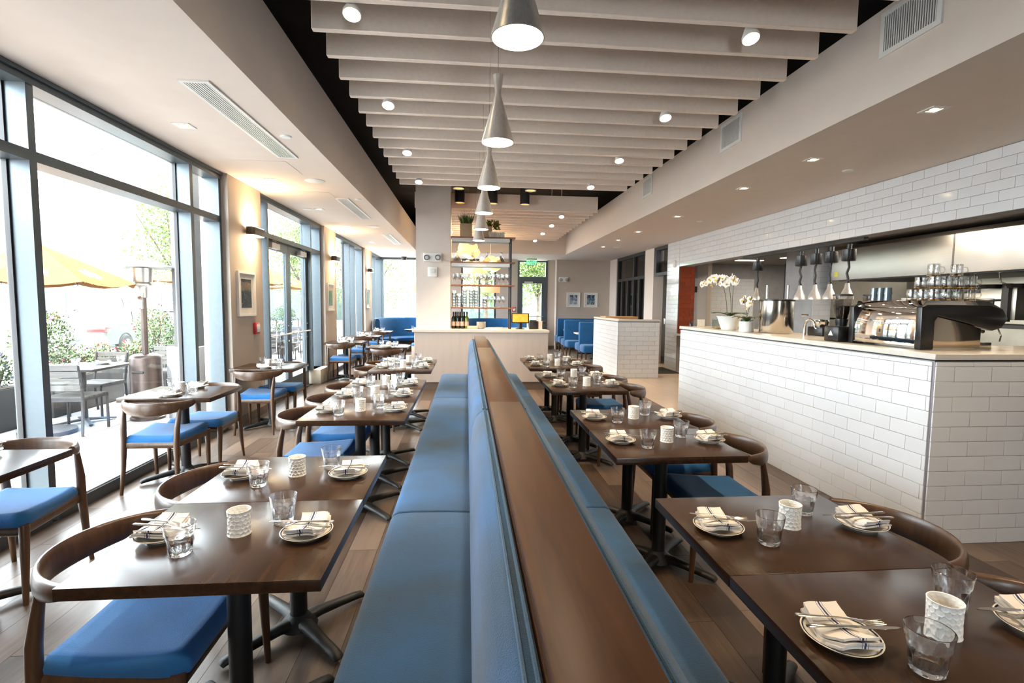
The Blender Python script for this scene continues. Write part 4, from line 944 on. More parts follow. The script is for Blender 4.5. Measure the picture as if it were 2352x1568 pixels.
o = MB().tube([(6.24, 5.0, 2.0), (6.24, 5.0, 1.45), (6.19, 5.06, 1.38)], .013, 8).build('range_hook_rod', STEEL, None, smooth=60); tag(o, 'long steel hook hanging from the hood edge', 'rod')
# dark shelving and door in the kitchen depth
t = thing('kitchen_rack', 'tall dark rack of utensils between the tiled kitchen walls', 'rack', (7.2, 9.7, 0))
MB().box(-.5, .35, .3, .5, 0, 2.45).build('back_panel', FRAME_D, t)
for z in (.9, 1.3, 1.7): B(-.5, .35, 0, .3, z, z+.03).build('shelf', FRAME_D, t)
for k in range(6): MB().cyl((-.35+k*.12, .1, 1.33), (-.35+k*.12, .1, 1.33+.18+.05*(k % 3)), .018, n=8).build('utensil', STEEL, t, smooth=1)
t = thing('thermostat', 'small black wall control on the kitchen tile', 'control', (5.95, 12.59, 1.95)); B(-.12, .12, -.03, 0, -.06, .09).build('case', ENAM, t, bevel=.006); B(-.07, .07, -.032, -.03, -.02, .05).build('display', FRAME_D, t)
t = thing('wall_socket', 'black double socket on the white tiled kitchen pillar', 'socket', (6.36, 8.59, 1.25)); B(-.06, .06, -.02, 0, -.08, .08).build('plate', ENAM, t, bevel=.004); B(-.03, .03, -.024, -.02, -.03, .03).build('insert', WHITEP, t)
t = thing('light_switch', 'white wall switch beside the tiled pier', 'switch', (4.88, 12.06, 1.15)); B(-.02, 0, -.05, .05, -.07, .07).build('plate', WHITEP, t, bevel=.003)
t = thing('round_alarm', 'round white horn alarm on the tiled header end', 'alarm', (4.872, 11.55, 2.52)); MB().lathe([(0, .05), (.05, .05), (.085, .03), (.09, 0)], 22).xf(Matrix.Rotation(-PI/2, 4, 'Y')).build('dome', WHITEP, t, smooth=1)
lamp('AREA', (7.2, 10.6, 2.6), 16, col=(1, .85, .65), size=.5, name='kitchen_ceiling_light'); lamp('AREA', (5.7, 6.0, 2.6), 22, col=(1, .85, .65), size=.5, name='kitchen_ceiling_light')
for (x, y) in ((5.7, 10.6), (6.6, 11.4), (7.4, 10.2), (5.7, 6.0), (7.2, 10.6)):
    o = B(-.3, .3, -.1, .1, -.01, 0).build('kitchen_ceiling_light', pm('kitchen_panel', (.9, .85, .75), .5, emis=(1, .85, .65), est=1.2) if 'kitchen_panel' not in MATS else MATS['kitchen_panel'], None); o.location = (x, y, 2.62); tag(o, 'flat lit panel in the kitchen ceiling', 'light', 'kitchen ceiling panels')
# ================================================================ service station
PANEL = pm('pale_laminate', (.47, .40, .355), .5, var=.05, vs=2, stretch=(6, 6, .5))
OAKT = wood('pale_oak_top', (.55, .40, .24), (.68, .52, .34), 'x', .8, .35)
t = thing('service_station', 'pale panelled service counter closing off the end of the bench', 'service counter', (.27, 8.95, 0))
B(-1.19, 1.19, .0, .9, .145, 1.035).build('front_panel', PANEL, t, bevel=.003, seg=1); B(-1.16, 1.16, .02, .86, 0, .145).build('base', MATS['brown_base'], t)
B(-1.225, 1.205, -.02, .92, 1.035, 1.08).build('worktop', pm('worktop_cream', (.62, .55, .47), .3, var=.04), t, bevel=.003, seg=1)
struct(B(-.92, -.30, 9.30, 9.9, 1.08, 4.25).build('wall_column', CEIL)); 
# shelving unit
SHW = wood('reddish_shelf_wood', (.20, .075, .03), (.30, .12, .055), 'x', .8, .4)
ZS = [2.755, 2.305, 1.89, 1.475]
t = thing('shelving_unit', 'open wooden shelves on black posts filled with glassware on the station', 'shelves', (.28, 9.45, 1.08))
for i, z in enumerate(ZS):
    B(-.575, .60, -.17, .17, z-1.08-.025, z-1.08).build('shelf', SHW, t)
    if i < 2: MB().box(-.56, .50, -.15, -.145, z-1.08-.09, z-1.08-.025).box(-.56, .50, .145, .15, z-1.08-.09, z-1.08-.025).build('steel_rail', HOODS, t)
for y in (-.12, .12): MB().cyl((.52, y, 0), (.52, y, 1.65), .019, n=12).build('post', FRAME_D, t, smooth=1)
def decanter_proto():
    o = MB().lathe([(0, 0), (.085, 0), (.092, .006), (.085, .02), (.05, .075), (.02, .115), (.017, .13), (.019, .165), (.026, .19), (.024, .19), (.016, .165), (.014, .13), (.045, .075), (.08, .02), (0, .012)], 24).build('wine_decanter', MATS['thin_glass'], None, smooth=50); tag(o, 'x', 'decanter'); return Proto(o)
DEC = decanter_proto()
for k, x in enumerate((-.10, .18, .45, .71)): DEC.put((x-.08, 9.42, ZS[1]), k, 'wide-bottomed glass decanter on the second shelf of the station', 'decanters on the second shelf')
def wine_proto():
    o = MB().lathe([(0, 0), (.032, 0), (.033, .003), (.006, .008), (.004, .02), (.004, .085), (.008, .092), (.038, .125), (.042, .145), (.036, .205), (.0345, .205), (.040, .145), (.036, .127), (.006, .095), (0, .094)], 18).build('wine_glass', MATS['thin_glass'], None, smooth=50); tag(o, 'x', 'glass'); return Proto(o)
WG = wine_proto()
for k in range(13):
    for r in range(2): WG.put((-.24+k*.082+r*.03, 9.36+r*.14, ZS[2]), 0, 'clear stemmed wine glass on the third shelf of the station', 'wine glasses on the third shelf')
for k in range(5): WG.put((.37+k*.078, 9.38+.04*(k % 2), ZS[3]), 0, 'clear stemmed wine glass on the lowest shelf of the station', 'wine glasses on the lowest shelf')
for s, (x, n) in enumerate(((-.235, 5), (-.145, 4), (-.045, 6), (.075, 6), (.165, 6), (.325, 3))):
    for k in range(n): TUM.put((x, 9.39, ZS[3]+.0005+k*.052), .2*k, 'clear tumbler in the stacks on the lowest shelf of the station', 'stacked tumblers on the lowest shelf')
def bottle_proto(name, col, lab):
    t = thing('wine_bottle', lab, 'bottle'); MB().lathe([(0, 0), (.034, 0), (.0375, .006), (.0375, .19), (.03, .215), (.016, .235), (.014, .30), (.0155, .302), (.0155, .31), (0, .31)], 18).build('glass', pm(name, col, .08, var=.05, coat=.5), t, smooth=50)
    MB().lathe([(.0379, .05), (.0381, .05), (.0381, .13), (.0379, .13)], 18).build('label_band', pm('label_paper', (.62, .42, .30), .8) if 'label_paper' not in MATS else MATS['label_paper'], t, smooth=50); MB().lathe([(.0162, .262), (.0164, .262), (.0164, .311), (0, .312)], 12).build('foil', pm('foil_dark', (.05, .03, .04), .3, .4) if 'foil_dark' not in MATS else MATS['foil_dark'], t, smooth=50)
    return Proto(t)
BT = bottle_proto('dark_bottle_glass', (.010, .016, .010), 'x'); BG = bottle_proto('green_bottle_glass', (.14, .18, .015), 'x')
for k, (x, y) in enumerate(((-.245, 9.40), (-.165, 9.40), (-.085, 9.40), (-.205, 9.5), (-.125, 9.5), (-.05, 9.5))): BT.put((x, y, 1.08), 2.0+k, 'dark wine bottle with pale label under the station shelves', 'dark wine bottles')
BG.put((.0, 9.40, 1.08), 2, 'green wine bottle at the end of the bottle group under the shelves')
def stack_of_plates(x, y, z, n):
    for k in range(n):
        PLT.put((x, y, z+k*.0095), 0, 'white plate in the stack on the station worktop', 'plates stacked on the station')
stack_of_plates(.265, 9.40, 1.08, 12)
o = B(-.10, .10, -.06, .06, 0, .05).build('wooden_box', OAKT, None, bevel=.004); o.location = (.11, 9.38, 1.08); tag(o, 'low wooden box between the bottles and the plate stack', 'box')
o = B(-.14, .14, -.08, .08, 0, .025).build('paper_stack', pm('paper', (.72, .66, .58), .8), None, bevel=.003); o.location = (.53, 9.40, 1.08); tag(o, 'flat stack of papers on the station beside the plates', 'papers')
t = thing('point_of_sale_screen', 'black touch screen glowing amber on the station worktop', 'screen', (.99, 9.35, 1.08))
B(-.08, .08, -.06, .06, 0, .012).build('foot', ENAM, t, bevel=.004); MB().tube([(0, 0, .01), (0, .01, .14)], [(.045, .02), (.03, .02)], 10).build('neck', ENAM, t, smooth=1)
SM = Matrix.Translation((0, -.02, .2)) @ Matrix.Rotation(-.15, 4, 'X')
MB().box(-.165, .165, -.012, .012, -.09, .095).xf(SM).build('bezel', ENAM, t, bevel=.006); MB().box(-.145, .145, -.0145, -.013, -.072, .08).xf(SM).build('display', pm('amber_display', (.5, .22, .03), .3, emis=(1, .40, .05), est=.28, var=.4, vs=14), t)
t = thing('receipt_printer', 'black receipt printer next to the amber screen', 'printer', (1.24, 9.4, 1.08)); B(-.08, .08, -.09, .09, 0, .15).build('case', ENAM, t, bevel=.01); B(-.06, .06, -.05, .05, .15, .165).build('lid', FRAME_D, t)
o = B(-.035, .035, -.06, .06, 0, .15).build('menu_stack', pm('menu_pink', (.72, .58, .50), .8), None); o.location = (1.37, 9.4, 1.08); tag(o, 'upright pale menus next to the receipt printer', 'menus')
o = B(-.03, .03, -.05, .05, 0, .145).build('card_reader', ENAM, None, bevel=.006); o.location = (1.45, 9.42, 1.08); tag(o, 'small black card reader at the station end', 'card reader')
# planters on the top shelf
def leaf_clump(name, mat, parent, n, fn, seed):
    r = random.Random(seed); m = MB()
    for k in range(n):
        p, d, ln, w = fn(r); d = Vector(d).normalized(); s = d.cross(Vector((r.uniform(-1, 1), r.uniform(-1, 1), r.uniform(-.3, 1)))).normalized()*w
        p = Vector(p); m.add([p, p+d*ln*.5+s, p+d*ln, p+d*ln*.5-s], [(0, 1, 2), (0, 2, 3)])
    me = m.mesh(name, mat); return obj(name, me, parent)
GRASS = pm('grass_green', (.10, .15, .03), .6, var=.4, island=.6); LEAFY = pm('olive_leaf', (.20, .17, .02), .6, var=.4, island=.6)
t = thing('planter_box', 'tan wooden planter cube on the top shelf of the station', 'planter', (-.02, 9.42, ZS[0])); MB().box(-.11, .11, -.11, .11, 0, .235).build('cube', pm('tan_planter', (.40, .27, .16), .8, bump=.1), t, bevel=.003); 
g = thing('grass_plant', 'tufted green grass growing in the tan planter cube', 'plant', (-.02, 9.42, ZS[0]+.235))
leaf_clump('blades', GRASS, g, 420, lambda r: ((r.uniform(-.09, .09), r.uniform(-.09, .09), 0), (r.uniform(-.7, .7), r.uniform(-.7, .7), 1), r.uniform(.08, .22 if r.random() < .9 else .33), .004), 1)['kind'] = 'stuff'
t = thing('planter_box', 'tan wooden planter half hidden by the cone pendants on the top shelf', 'planter', (.36, 9.45, ZS[0])); MB().box(-.19, .09, -.11, .11, 0, .2).build('cube', MATS['tan_planter'], t, bevel=.003)
g = thing('leafy_plant', 'yellow-green leafy plant on the top shelf of the station', 'plant', (.47, 9.45, ZS[0]+.16))
leaf_clump('leaves', LEAFY, g, 260, lambda r: (lambda a, q: ((q*math.cos(a), q*math.sin(a)*.8, r.uniform(0, .14)), (math.cos(a), math.sin(a), r.uniform(-.3, .8)), r.uniform(.04, .07), .018))(r.uniform(0, 6.28), r.uniform(.02, .10)), 2)['kind'] = 'stuff'
t = thing('pebble_vase', 'low rectangular bowl crusted with white pebbles on the top shelf', 'bowl', (.55, 9.40, ZS[0])); r_ = random.Random(4); m = MB().box(-.15, .13, -.06, .06, 0, .09)
for k in range(170): m.sphere((r_.uniform(-.155, .135), r_.choice((-.062, r_.uniform(-.06, .06))), r_.uniform(.005, .10)), .011, 5, 4)
m.build('pebbles', pm('white_pebbles', (.72, .62, .52), .7, var=.2, vs=60, island=.5), t, smooth=1)['kind'] = 'stuff'
# ================================================================ beyond the station
WRAP = pm('veneer_shade', (.85, .62, .32), .6, var=.15, emis=(1, .68, .28), est=.35)
def ribbon_lamp(x, y, z, s, lab, seed):
    t = thing('ribbon_pendant', lab, 'pendant', (x, y, z), group='wavy ribbon pendants'); r = random.Random(seed)
    for k in range(2):
        ph = r.uniform(0, 6)
        def f(u, v, k=k, ph=ph):
            a = u*2*PI; R = s*(.9+.12*math.sin(2*a+ph)); zz = (v-.5)*.20*s/.4+.055*s/.4*math.sin(3*a+ph+k*PI)+(.09 if k else -.09)*s/.4
            return (R*math.cos(a)*(1-.25*abs(v-.5)), R*math.sin(a)*(1-.25*abs(v-.5)), zz)
        MB().grid(f, 48, 4).build('ribbon', WRAP, t, smooth=80)
    MB().cyl((0, 0, .1), (0, 0, 4.26-z), .004, n=5).build('cord', WHITEP, t); MB().sphere((0, 0, 0), .07, 12, 8).build('bulb', GLOWW, t, smooth=1)
    lamp('POINT', (x, y, z-.05), 12, col=(1, .72, .36), size=.15)
ribbon_lamp(.02, 12.2, 2.80, .30, 'wavy amber ribbon pendant hanging highest behind the shelves', 1); ribbon_lamp(.22, 13.0, 2.42, .34, 'wavy amber ribbon pendant hanging lower behind the shelves', 2); ribbon_lamp(.62, 13.6, 2.60, .32, 'wavy amber ribbon pendant behind the right end of the shelves', 3)
def drum(x, y, z, r, lab):
    t = thing('drum_pendant', lab, 'pendant', (x, y, z), group='drum shades over the booths'); MB().lathe([(r, 0), (r, .2), (r-.006, .2), (r-.006, 0), (r, 0)], 30).build('shade', pm('tan_shade', (.60, .36, .22), .8, var=.05, emis=(1, .55, .28), est=.25) if 'tan_shade' not in MATS else MATS['tan_shade'], t, smooth=50)
    MB().lathe([(0, .02), (r-.008, .02), (r-.008, .03), (0, .03)], 24).build('diffuser', pm('shade_brown', (.25, .13, .08), .6) if 'shade_brown' not in MATS else MATS['shade_brown'], t); MB().cyl((0, 0, .18), (0, 0, ZC-z), .005, n=5).build('cord', FRAME_D, t)
drum(-1.35, 15.4, 1.87, .30, 'round tan drum shade hanging above the curved corner booth'); drum(.72, 15.4, 1.87, .28, 'round tan drum shade hanging behind the station shelves')
def curved_booth(x, y, R, lab, a0, a1):
    t = thing('curved_booth', lab, 'booth', (x, y, 0), group='curved blue booths')
    n = 28
    def arc(prof):
        m = MB(); k = len(prof); vs = []
        for i in range(n+1):
            a = a0+(a1-a0)*i/n
            for (r, z) in prof: vs.append((r*math.cos(a), r*math.sin(a), z))
        fs = [(i*k+j, i*k+(j+1) % k, (i+1)*k+(j+1) % k, (i+1)*k+j) for i in range(n) for j in range(k)]+[tuple(range(k)), tuple(range(n*k, n*k+k))[::-1]]
        return m.add(vs, fs)
    arc([(R, .1), (R+.14, .1), (R+.16, .98), (R+.12, 1.06), (R+.06, 1.06), (R+.02, 1.0)]).build('backrest', BLUE, t, smooth=50)
    arc([(R-.45, .34), (R+.02, .34), (R+.02, .47), (R-.40, .48), (R-.46, .43)]).build('seat', BLUE, t, smooth=50); arc([(R-.38, 0), (R+.1, 0), (R+.1, .34), (R-.38, .34)]).build('base', MATS['bench_plinth'], t, smooth=50)
curved_booth(-1.55, 15.55, 1.10, 'curved blue booth in the corner between the windows', -.5, PI+.5); curved_booth(.85, 15.6, .85, 'curved blue booth behind the service station', -.4, PI+.4)
RT = thing('round_booth_table', 'round wooden table set in front of the curved corner booth', 'table', (-1.5, 15.2, 0)); MB().lathe([(0, .70), (.28, .70), (.36, .735), (.36, .75), (0, .75)], 30).build('tabletop', TABLE, RT, smooth=50); MB().cyl((0, 0, .03), (0, 0, .7), .035).build('column', IRON, RT, smooth=1); MB().lathe([(0, 0), (.24, 0), (.22, .02), (.04, .05), (0, .05)], 24).build('base', IRON, RT, smooth=1)
nm = 'the round corner booth table'
set_place(-1.5, 15.2, PI, 'window side', nm, .2, .12, -.08); set_place(-1.5, 15.2, PI/2, 'booth side', nm, .2, .12, -.08)
RT2 = dup(RT, (.80, 15.1, 0), 0, 'round wooden table in front of the booth behind the station'); nm = 'the round table behind the station'
set_place(.80, 15.1, 0, 'entrance side', nm, .2, .14, -.08); set_place(.80, 15.1, PI/2, 'booth side', nm, .2, .12, -.08); set_place(.80, 15.1, -PI/2, 'wall side', nm, .2, .12, -.08)
t = thing('barrel_stool', 'low barrel stool with a dark blue cushion by the corner booth', 'stool', (-1.25, 13.6, 0)); MB().lathe([(0, 0), (.2, 0), (.22, .05), (.22, .40), (0, .40)], 24).build('drum', pm('stool_drum', (.35, .27, .21), .7), t, smooth=50); MB().lathe([(.215, .40), (.225, .43), (.2, .47), (0, .48)], 24).build('cushion', BLUE, t, smooth=50)
def booth_sofa(x, y, lab, back=False):
    t = thing('booth_sofa', lab, 'booth', (x, y, 0), group='high-backed blue booths')
    MB().box(0, 1.5, -.07, .07, .26, 1.08).build('backrest', BLUE, t, bevel=.03, seg=3)
    for s in (-1, 1): MB().box(0, 1.5, *sorted((s*.07, s*.55)), .30, .50).build('seat', BLUE, t, bevel=.045, seg=3)
    for (px_, py) in ((.08, -.48), (.08, .48), (1.4, -.48), (1.4, .48), (.08, 0), (1.4, 0)): MB().cyl((px_, py, 0), (px_, py, .32), .018, .028, n=8).build('leg', WALN, t, smooth=1)
booth_sofa(2.95, 16.3, 'blue high-backed booth below the framed blue prints'); booth_sofa(2.88, 14.75, 'blue high-backed booth in the middle of the booth row'); booth_sofa(2.98, 13.2, 'blue high-backed booth just behind the tiled host stand')
for y, w in ((15.52, 'far'), (13.97, 'near')):
    t = thing('booth_table', 'narrow dark table between the blue booths, %s pair' % ('prints-side' if w == 'far' else 'host-stand'), 'table', (3.7, y, 0)); B(-.65, .65, -.24, .24, .715, .75).build('tabletop', QUARTZ, t, bevel=.003); MB().cyl((0, 0, .02), (0, 0, .715), .035).build('column', IRON, t, smooth=1); MB().lathe([(0, 0), (.22, 0), (.2, .02), (0, .03)], 20).build('base', IRON, t, smooth=1)
# ================================================================ outside
CONC = pm('bright_concrete', (.34, .33, .32), .85, var=.06, vs=2, bump=.05)
ASPH = pm('pale_asphalt', (.20, .20, .205), .9, var=.1, vs=2)
PAV = bpy.data.objects.new('ground', None); COL.objects.link(PAV); struct(PAV)
B(-8.3, -3.06, -14, 60, -.16, -.06).build('pavement_bed', ASPH, PAV)
me = B(-.655+.006, .655-.006, -.70+.006, .70-.006, -.06, -.02).mesh('paving_slab', CONC, bevel=.004, seg=1)
for i in range(4):
    for j in range(24): obj('paving_slab', me, PAV, (-3.72-1.31*i, -3.0+1.40*j, 0))
B(-8.6, -8.3, -14, 60, -.2, -.02).build('kerb', pm('kerb_stone', (.55, .54, .52), .8), PAV); B(-60, -8.6, -30, 120, -.3, -.14).build('roadway', ASPH, PAV); B(-8.3, 40, 17.5, 60, -.16, -.03).build('far_pavement', CONC, PAV)
PFR = pm('patio_grey_metal', (.035, .035, .04), .5, .3, var=.1); PSL = wood('patio_slat', (.055, .053, .05), (.085, .08, .076), 'x', .8, .6)
def patio_chair():
    t = thing('patio_chair', 'x', 'chair')
    for s in (-1, 1):
        MB().tube([(s*.22, .22, 0), (s*.22, .22, .43)], [(.014, .018)]*2, 8).build('front_leg', PFR, t); MB().tube([(s*.22, -.24, 0), (s*.22, -.20, .43), (s*.22, -.26, .82)], [(.014, .018)]*3, 8).build('back_leg', PFR, t)
    MB().box(-.22, .22, .20, .23, .40, .43).box(-.22, .22, -.22, -.19, .40, .43).box(-.235, -.205, -.2, .22, .40, .43).box(.205, .235, -.2, .22, .40, .43).build('seat_frame', PFR, t)
    for k in range(5): B(-.23, .23, -.19+k*.085, -.19+k*.085+.07, .43, .446).build('seat_slat', PSL, t)
    for k in range(4):
        z = .53+k*.078; B(-.225, .225, -.222-.05*(z-.43)/.39-.012, -.222-.05*(z-.43)/.39+.006, z, z+.062).build('back_slat', PSL, t)
    return Proto(t)
PC = patio_chair()
def patio_table():
    t = thing('patio_table', 'x', 'table'); B(-.38, .38, -.38, .38, .70, .73).build('tabletop', PFR, t, bevel=.003); MB().cyl((0, 0, .03), (0, 0, .70), .035).build('column', PFR, t, smooth=1)
    for k in range(4): a = PI/4+k*PI/2; MB().tube([(0, 0, .05), (.32*math.cos(a), .32*math.sin(a), .02)], [(.04, .02), (.025, .012)], 8).build('foot', PFR, t, smooth=1)
    return Proto(t)
PT = patio_table()
GZ = -.02
PT.put((-4.85, 6.80, GZ), 0, 'grey square patio table next to the heater outside the front window', 'patio tables'); PC.put((-4.62, 6.33, GZ), .05, 'grey slatted patio chair nearest the front window', 'patio chairs'); PC.put((-5.05, 7.35, GZ), PI-.1, 'grey slatted patio chair across the patio table by the heater', 'patio chairs'); PC.put((-4.75, 8.7, GZ), PI+.25, 'grey slatted patio chair behind the heater', 'patio chairs')
for k, (x, y) in enumerate(((-4.8, 9.4), (-4.9, 11.6), (-4.8, 13.6), (-4.9, 16.2))):
    nm = ('opposite the double doors', 'beyond the double doors', 'opposite the third window', 'opposite the last window')[k]
    PT.put((x, y, GZ), 0, 'grey square patio table '+nm, 'patio tables'); PC.put((x, y-.55, GZ), 0, 'grey slatted patio chair on the entrance side of the patio table '+nm, 'patio chairs'); PC.put((x, y+.55, GZ), PI, 'grey slatted patio chair on the far side of the patio table '+nm, 'patio chairs')
for (x, y, w) in ((-5.02, 6.62, 'near'), (-4.72, 6.98, 'far')):
    PLT.put((x, y, GZ+.73), 0, 'white plate on the patio table by the heater, %s' % ('street side' if w == 'near' else 'window side'), 'patio settings'); NAP.put((x, y, GZ+.7315), .4, 'folded napkin on the patio table by the heater, %s' % ('street side' if w == 'near' else 'window side'), 'patio settings'); TUM.put((x+.15, y+.1, GZ+.7305), .3, 'clear tumbler on the patio table by the heater, %s' % ('street side' if w == 'near' else 'window side'), 'patio settings')
# patio heater
t = thing('patio_heater', 'bronze mushroom patio heater with a wide metal hood outside the window', 'heater', (-4.22, 7.02, GZ)); HB = pm('heater_bronze', (.075, .055, .05), .35, .7, var=.1)
MB().lathe([(0, 0), (.20, 0), (.20, .03), (.185, .04), (.178, .80), (.17, .835), (.13, .86), (0, .86)], 32).build('tank_cover', HB, t, smooth=50); MB().cyl((0, 0, .86), (0, 0, 1.62), .038, n=16).build('pole', HB, t, smooth=1); MB().lathe([(.05, 1.60), (.06, 1.72), (.11, 1.76), (.11, 1.78), (.09, 1.79), (.11, 1.80), (.125, 1.98), (.06, 2.0), (0, 2.0)], 24).build('burner', pm('burner_steel', (.45, .43, .40), .3, .9), t, smooth=50)
MB().lathe([(0, 2.08), (.12, 2.07), (.38, 2.0), (.39, 1.985), (.37, 1.99), (.12, 2.055), (0, 2.06)], 36).build('hood', pm('hood_alu', (.22, .215, .21), .3, .9), t, smooth=50); B(-.07, .07, -.187, -.17, .62, .65).build('hand_slot', FRAME_D, t, bevel=.008); B(-.03, .03, -.07, -.04, 1.45, 1.62).build('control', STEEL, t, bevel=.01)
# umbrellas
ORC = pm('orange_canvas', (.16, .075, .033), .95, var=.05, spec=0); LOGO = pm('white_print', (.9, .88, .84), .8)
def umbrella(x, y, lab, R=.93, ap=2.2, ed=1.76, rot=0.0, logos=True):
    t = thing('patio_umbrella', lab, 'umbrella', (x, y, GZ), group='orange patio umbrellas'); n = 8
    def cp(a, f, dz=0): return (R*f*math.cos(a), R*f*math.sin(a), ap-(ap-ed)*f-.10*math.sin(PI*f)*0+dz)
    for k in range(n):
        a0, a1 = rot+k*2*PI/n, rot+(k+1)*2*PI/n
        m = MB()
        def f(u, v, a0=a0, a1=a1):
            p, q = Vector(cp(a0, u)), Vector(cp(a1, u)); w = p.lerp(q, v); return (w.x, w.y, w.z-.05*math.sin(PI*v)*u)
        m.grid(f, 5, 4); pn = m.build('canopy_panel', ORC, t, smooth=60)
        MB().tube([cp(a0, .02, -.01), cp(a0, 1, -.012)], .007, 5).build('rib', FRAME_D, t)
        if logos:
            m = MB(); am = (a0+a1)/2; c = Vector(f(.72, .5)); e1 = Vector((-math.sin(am), math.cos(am), 0)); e2 = (Vector(f(.5, .5))-Vector(f(.9, .5))).normalized(); nn = e1.cross(e2).normalized(); nn = nn if nn.z > 0 else -nn
            for s in range(22):
                b = s*2*PI/22; dr = e1*math.cos(b)+e2*math.sin(b)*.8; sd = (e1*-math.sin(b)+e2*math.cos(b))*.008
                for off in (.006, -.03): m.add([c+dr*.05+nn*off-sd, c+dr*.05+nn*off+sd, c+dr*(.10+.035*(s % 3))+nn*off], [(0, 1, 2)])
            for (w_, h_, dz) in ((.075, .016, .022), (.095, .016, -.012)):
                for off in (.006, -.03): m.add([c-e1*w_+e2*(dz-h_)+nn*off, c+e1*w_+e2*(dz-h_)+nn*off, c+e1*w_+e2*(dz+h_)+nn*off, c-e1*w_+e2*(dz+h_)+nn*off], [(0, 1, 2, 3)])
            m.build('sunburst_print', LOGO, pn)
    MB().cyl((0, 0, .05), (0, 0, ap+.03), .022, n=10).build('pole', FRAME_D, t, smooth=1); MB().lathe([(0, 0), (.27, 0), (.27, .05), (.05, .07), (0, .07)], 24).build('base', FRAME_D, t, smooth=50)
umbrella(-4.86, 6.24, 'orange patio umbrella with white sunburst prints outside the front window', rot=.25); umbrella(-5.6, 12.3, 'orange patio umbrella opposite the glass double doors', R=1.5, ap=2.6, ed=2.0); umbrella(-6.2, 16.4, 'orange patio umbrella opposite the last windows', R=1.5, ap=2.6, ed=2.0); umbrella(-4.9, 1.2, 'orange patio umbrella opposite the entrance end of the front window', R=1.5, ap=2.5, ed=1.95)
# planters and shrubs
SHR = pm('shrub_leaf', (.055, .095, .024), .6, var=.45, island=.7); PINK = pm('pink_flower', (.30, .02, .04), .7, var=.2, island=.4); LIL = pm('lilac_flower', (.16, .15, .28), .7)
def blob(r, c, R):
    a = r.uniform(0, 6.28); z = r.uniform(-1, 1); q = R*(r.random()**.4); s = math.sqrt(1-z*z)
    return (c[0]+q*s*math.cos(a), c[1]+q*s*math.sin(a), c[2]+q*z*1.15), (s*math.cos(a), s*math.sin(a), z+.4)
def shrub(x, y, z, h, R, lab, seed, flowers=None, n=900):
    t = thing('patio_shrub', lab, 'shrub', (x, y, z), group='patio shrubs')
    for k in range(4): MB().tube([(0, 0, 0), (.05*math.cos(k*1.6), .05*math.sin(k*1.6), h*.4), (R*.4*math.cos(k*1.6), R*.4*math.sin(k*1.6), h*.75)], [.012, .009, .005], 6).build('stem', pm('bark', (.06, .042, .028), .9) if 'bark' not in MATS else MATS['bark'], t)
    leaf_clump('leaves', SHR, t, n, lambda r: (lambda b: (b[0], b[1], r.uniform(.03, .055), .012))((lambda q: (q[0], (q[1][0]*.6+r.uniform(-.8, .8), q[1][1]*.6+r.uniform(-.8, .8), q[1][2]*.6+r.uniform(-.5, .8))))(blob(r, (0, 0, h*.55), R))), seed)['kind'] = 'stuff'
    if flowers: leaf_clump('flowers', flowers, t, 70, lambda r: (lambda b: (b[0], b[1], .035, .014))(blob(r, (0, 0, h*.6), R*1.1)), seed+1)['kind'] = 'stuff'
def planter(x, y, w, d, h, lab):
    t = thing('patio_planter', lab, 'planter', (x, y, GZ), group='dark patio planters'); MB().prism([(-w/2*.92, -d/2*.92), (w/2*.92, -d/2*.92), (w/2*.92, d/2*.92), (-w/2*.92, d/2*.92)], 'z', 0, h).build('box', pm('planter_grey', (.028, .028, .031), .6) if 'planter_grey' not in MATS else MATS['planter_grey'], t, bevel=.01); B(-w/2*.86, w/2*.86, -d/2*.86, d/2*.86, h, h+.01).build('soil', MATS['bark'] if 'bark' in MATS else pm('bark', (.06, .042, .028), .9), t)
for k, (y, ln) in enumerate(((4.3, 1.5), (6.0, 1.5), (7.75, 1.5), (9.5, 1.5), (11.6, 1.6), (13.8, 1.6), (16.0, 1.6))):
    pl = ('at the entrance end of the patio', 'behind the umbrella base', 'behind the patio table', 'behind the patio heater', 'opposite the double doors', 'opposite the third window', 'opposite the last window')[k]
    planter(-5.62, y, .45, ln, .50, 'dark grey planter box '+pl)
    for j in range(4):
        tall = (k, j) in ((1, 1), (2, 0), (3, 2), (4, 1), (5, 0), (5, 3), (6, 2))
        shrub(-5.62, y-.54+j*.36, GZ+.50, 1.0 if tall else .30, .33 if tall else .19, ('tall leafy flowering shrub in the planter ' if tall else 'low flowering plant in the planter ')+pl, 20+k*5+j, PINK if (j+k) % 2 else LIL, 1500 if tall else 420)
# street furniture: bollard, lamp post, granite clad post
t = thing('street_lamp', 'tall pale street lamp with a long arm across the street', 'street lamp', (-19, 28, -.1)); LPM = pm('lamp_pale', (.09, .088, .085), .6); MB().tube([(0, 0, 0), (0, 0, 9)], [.13, .07], 10).build('pole', LPM, t, smooth=1); MB().tube([(0, 0, 8.9), (.6, 0, 9.3), (2.6, 0, 9.4)], [.05, .045, .04], 8).build('arm', LPM, t, smooth=1); MB().sphere((3.2, 0, 9.38), .5, 14, 8, (1.3, .5, .22)).build('lamp_head', LPM, t, smooth=1)
t = thing('stone_post', 'speckled granite pier base outside the narrow window', 'post', (-3.75, 7.2, GZ)); B(-.2, .2, -.2, .2, 0, .95).build('granite_base', pm('granite', (.12, .12, .125), .7, var=.5, vs=90), t, bevel=.006); B(-.13, .13, -.13, .13, .95, 4.2).build('shaft', pm('shaft_grey', (.055, .055, .057), .6), t)
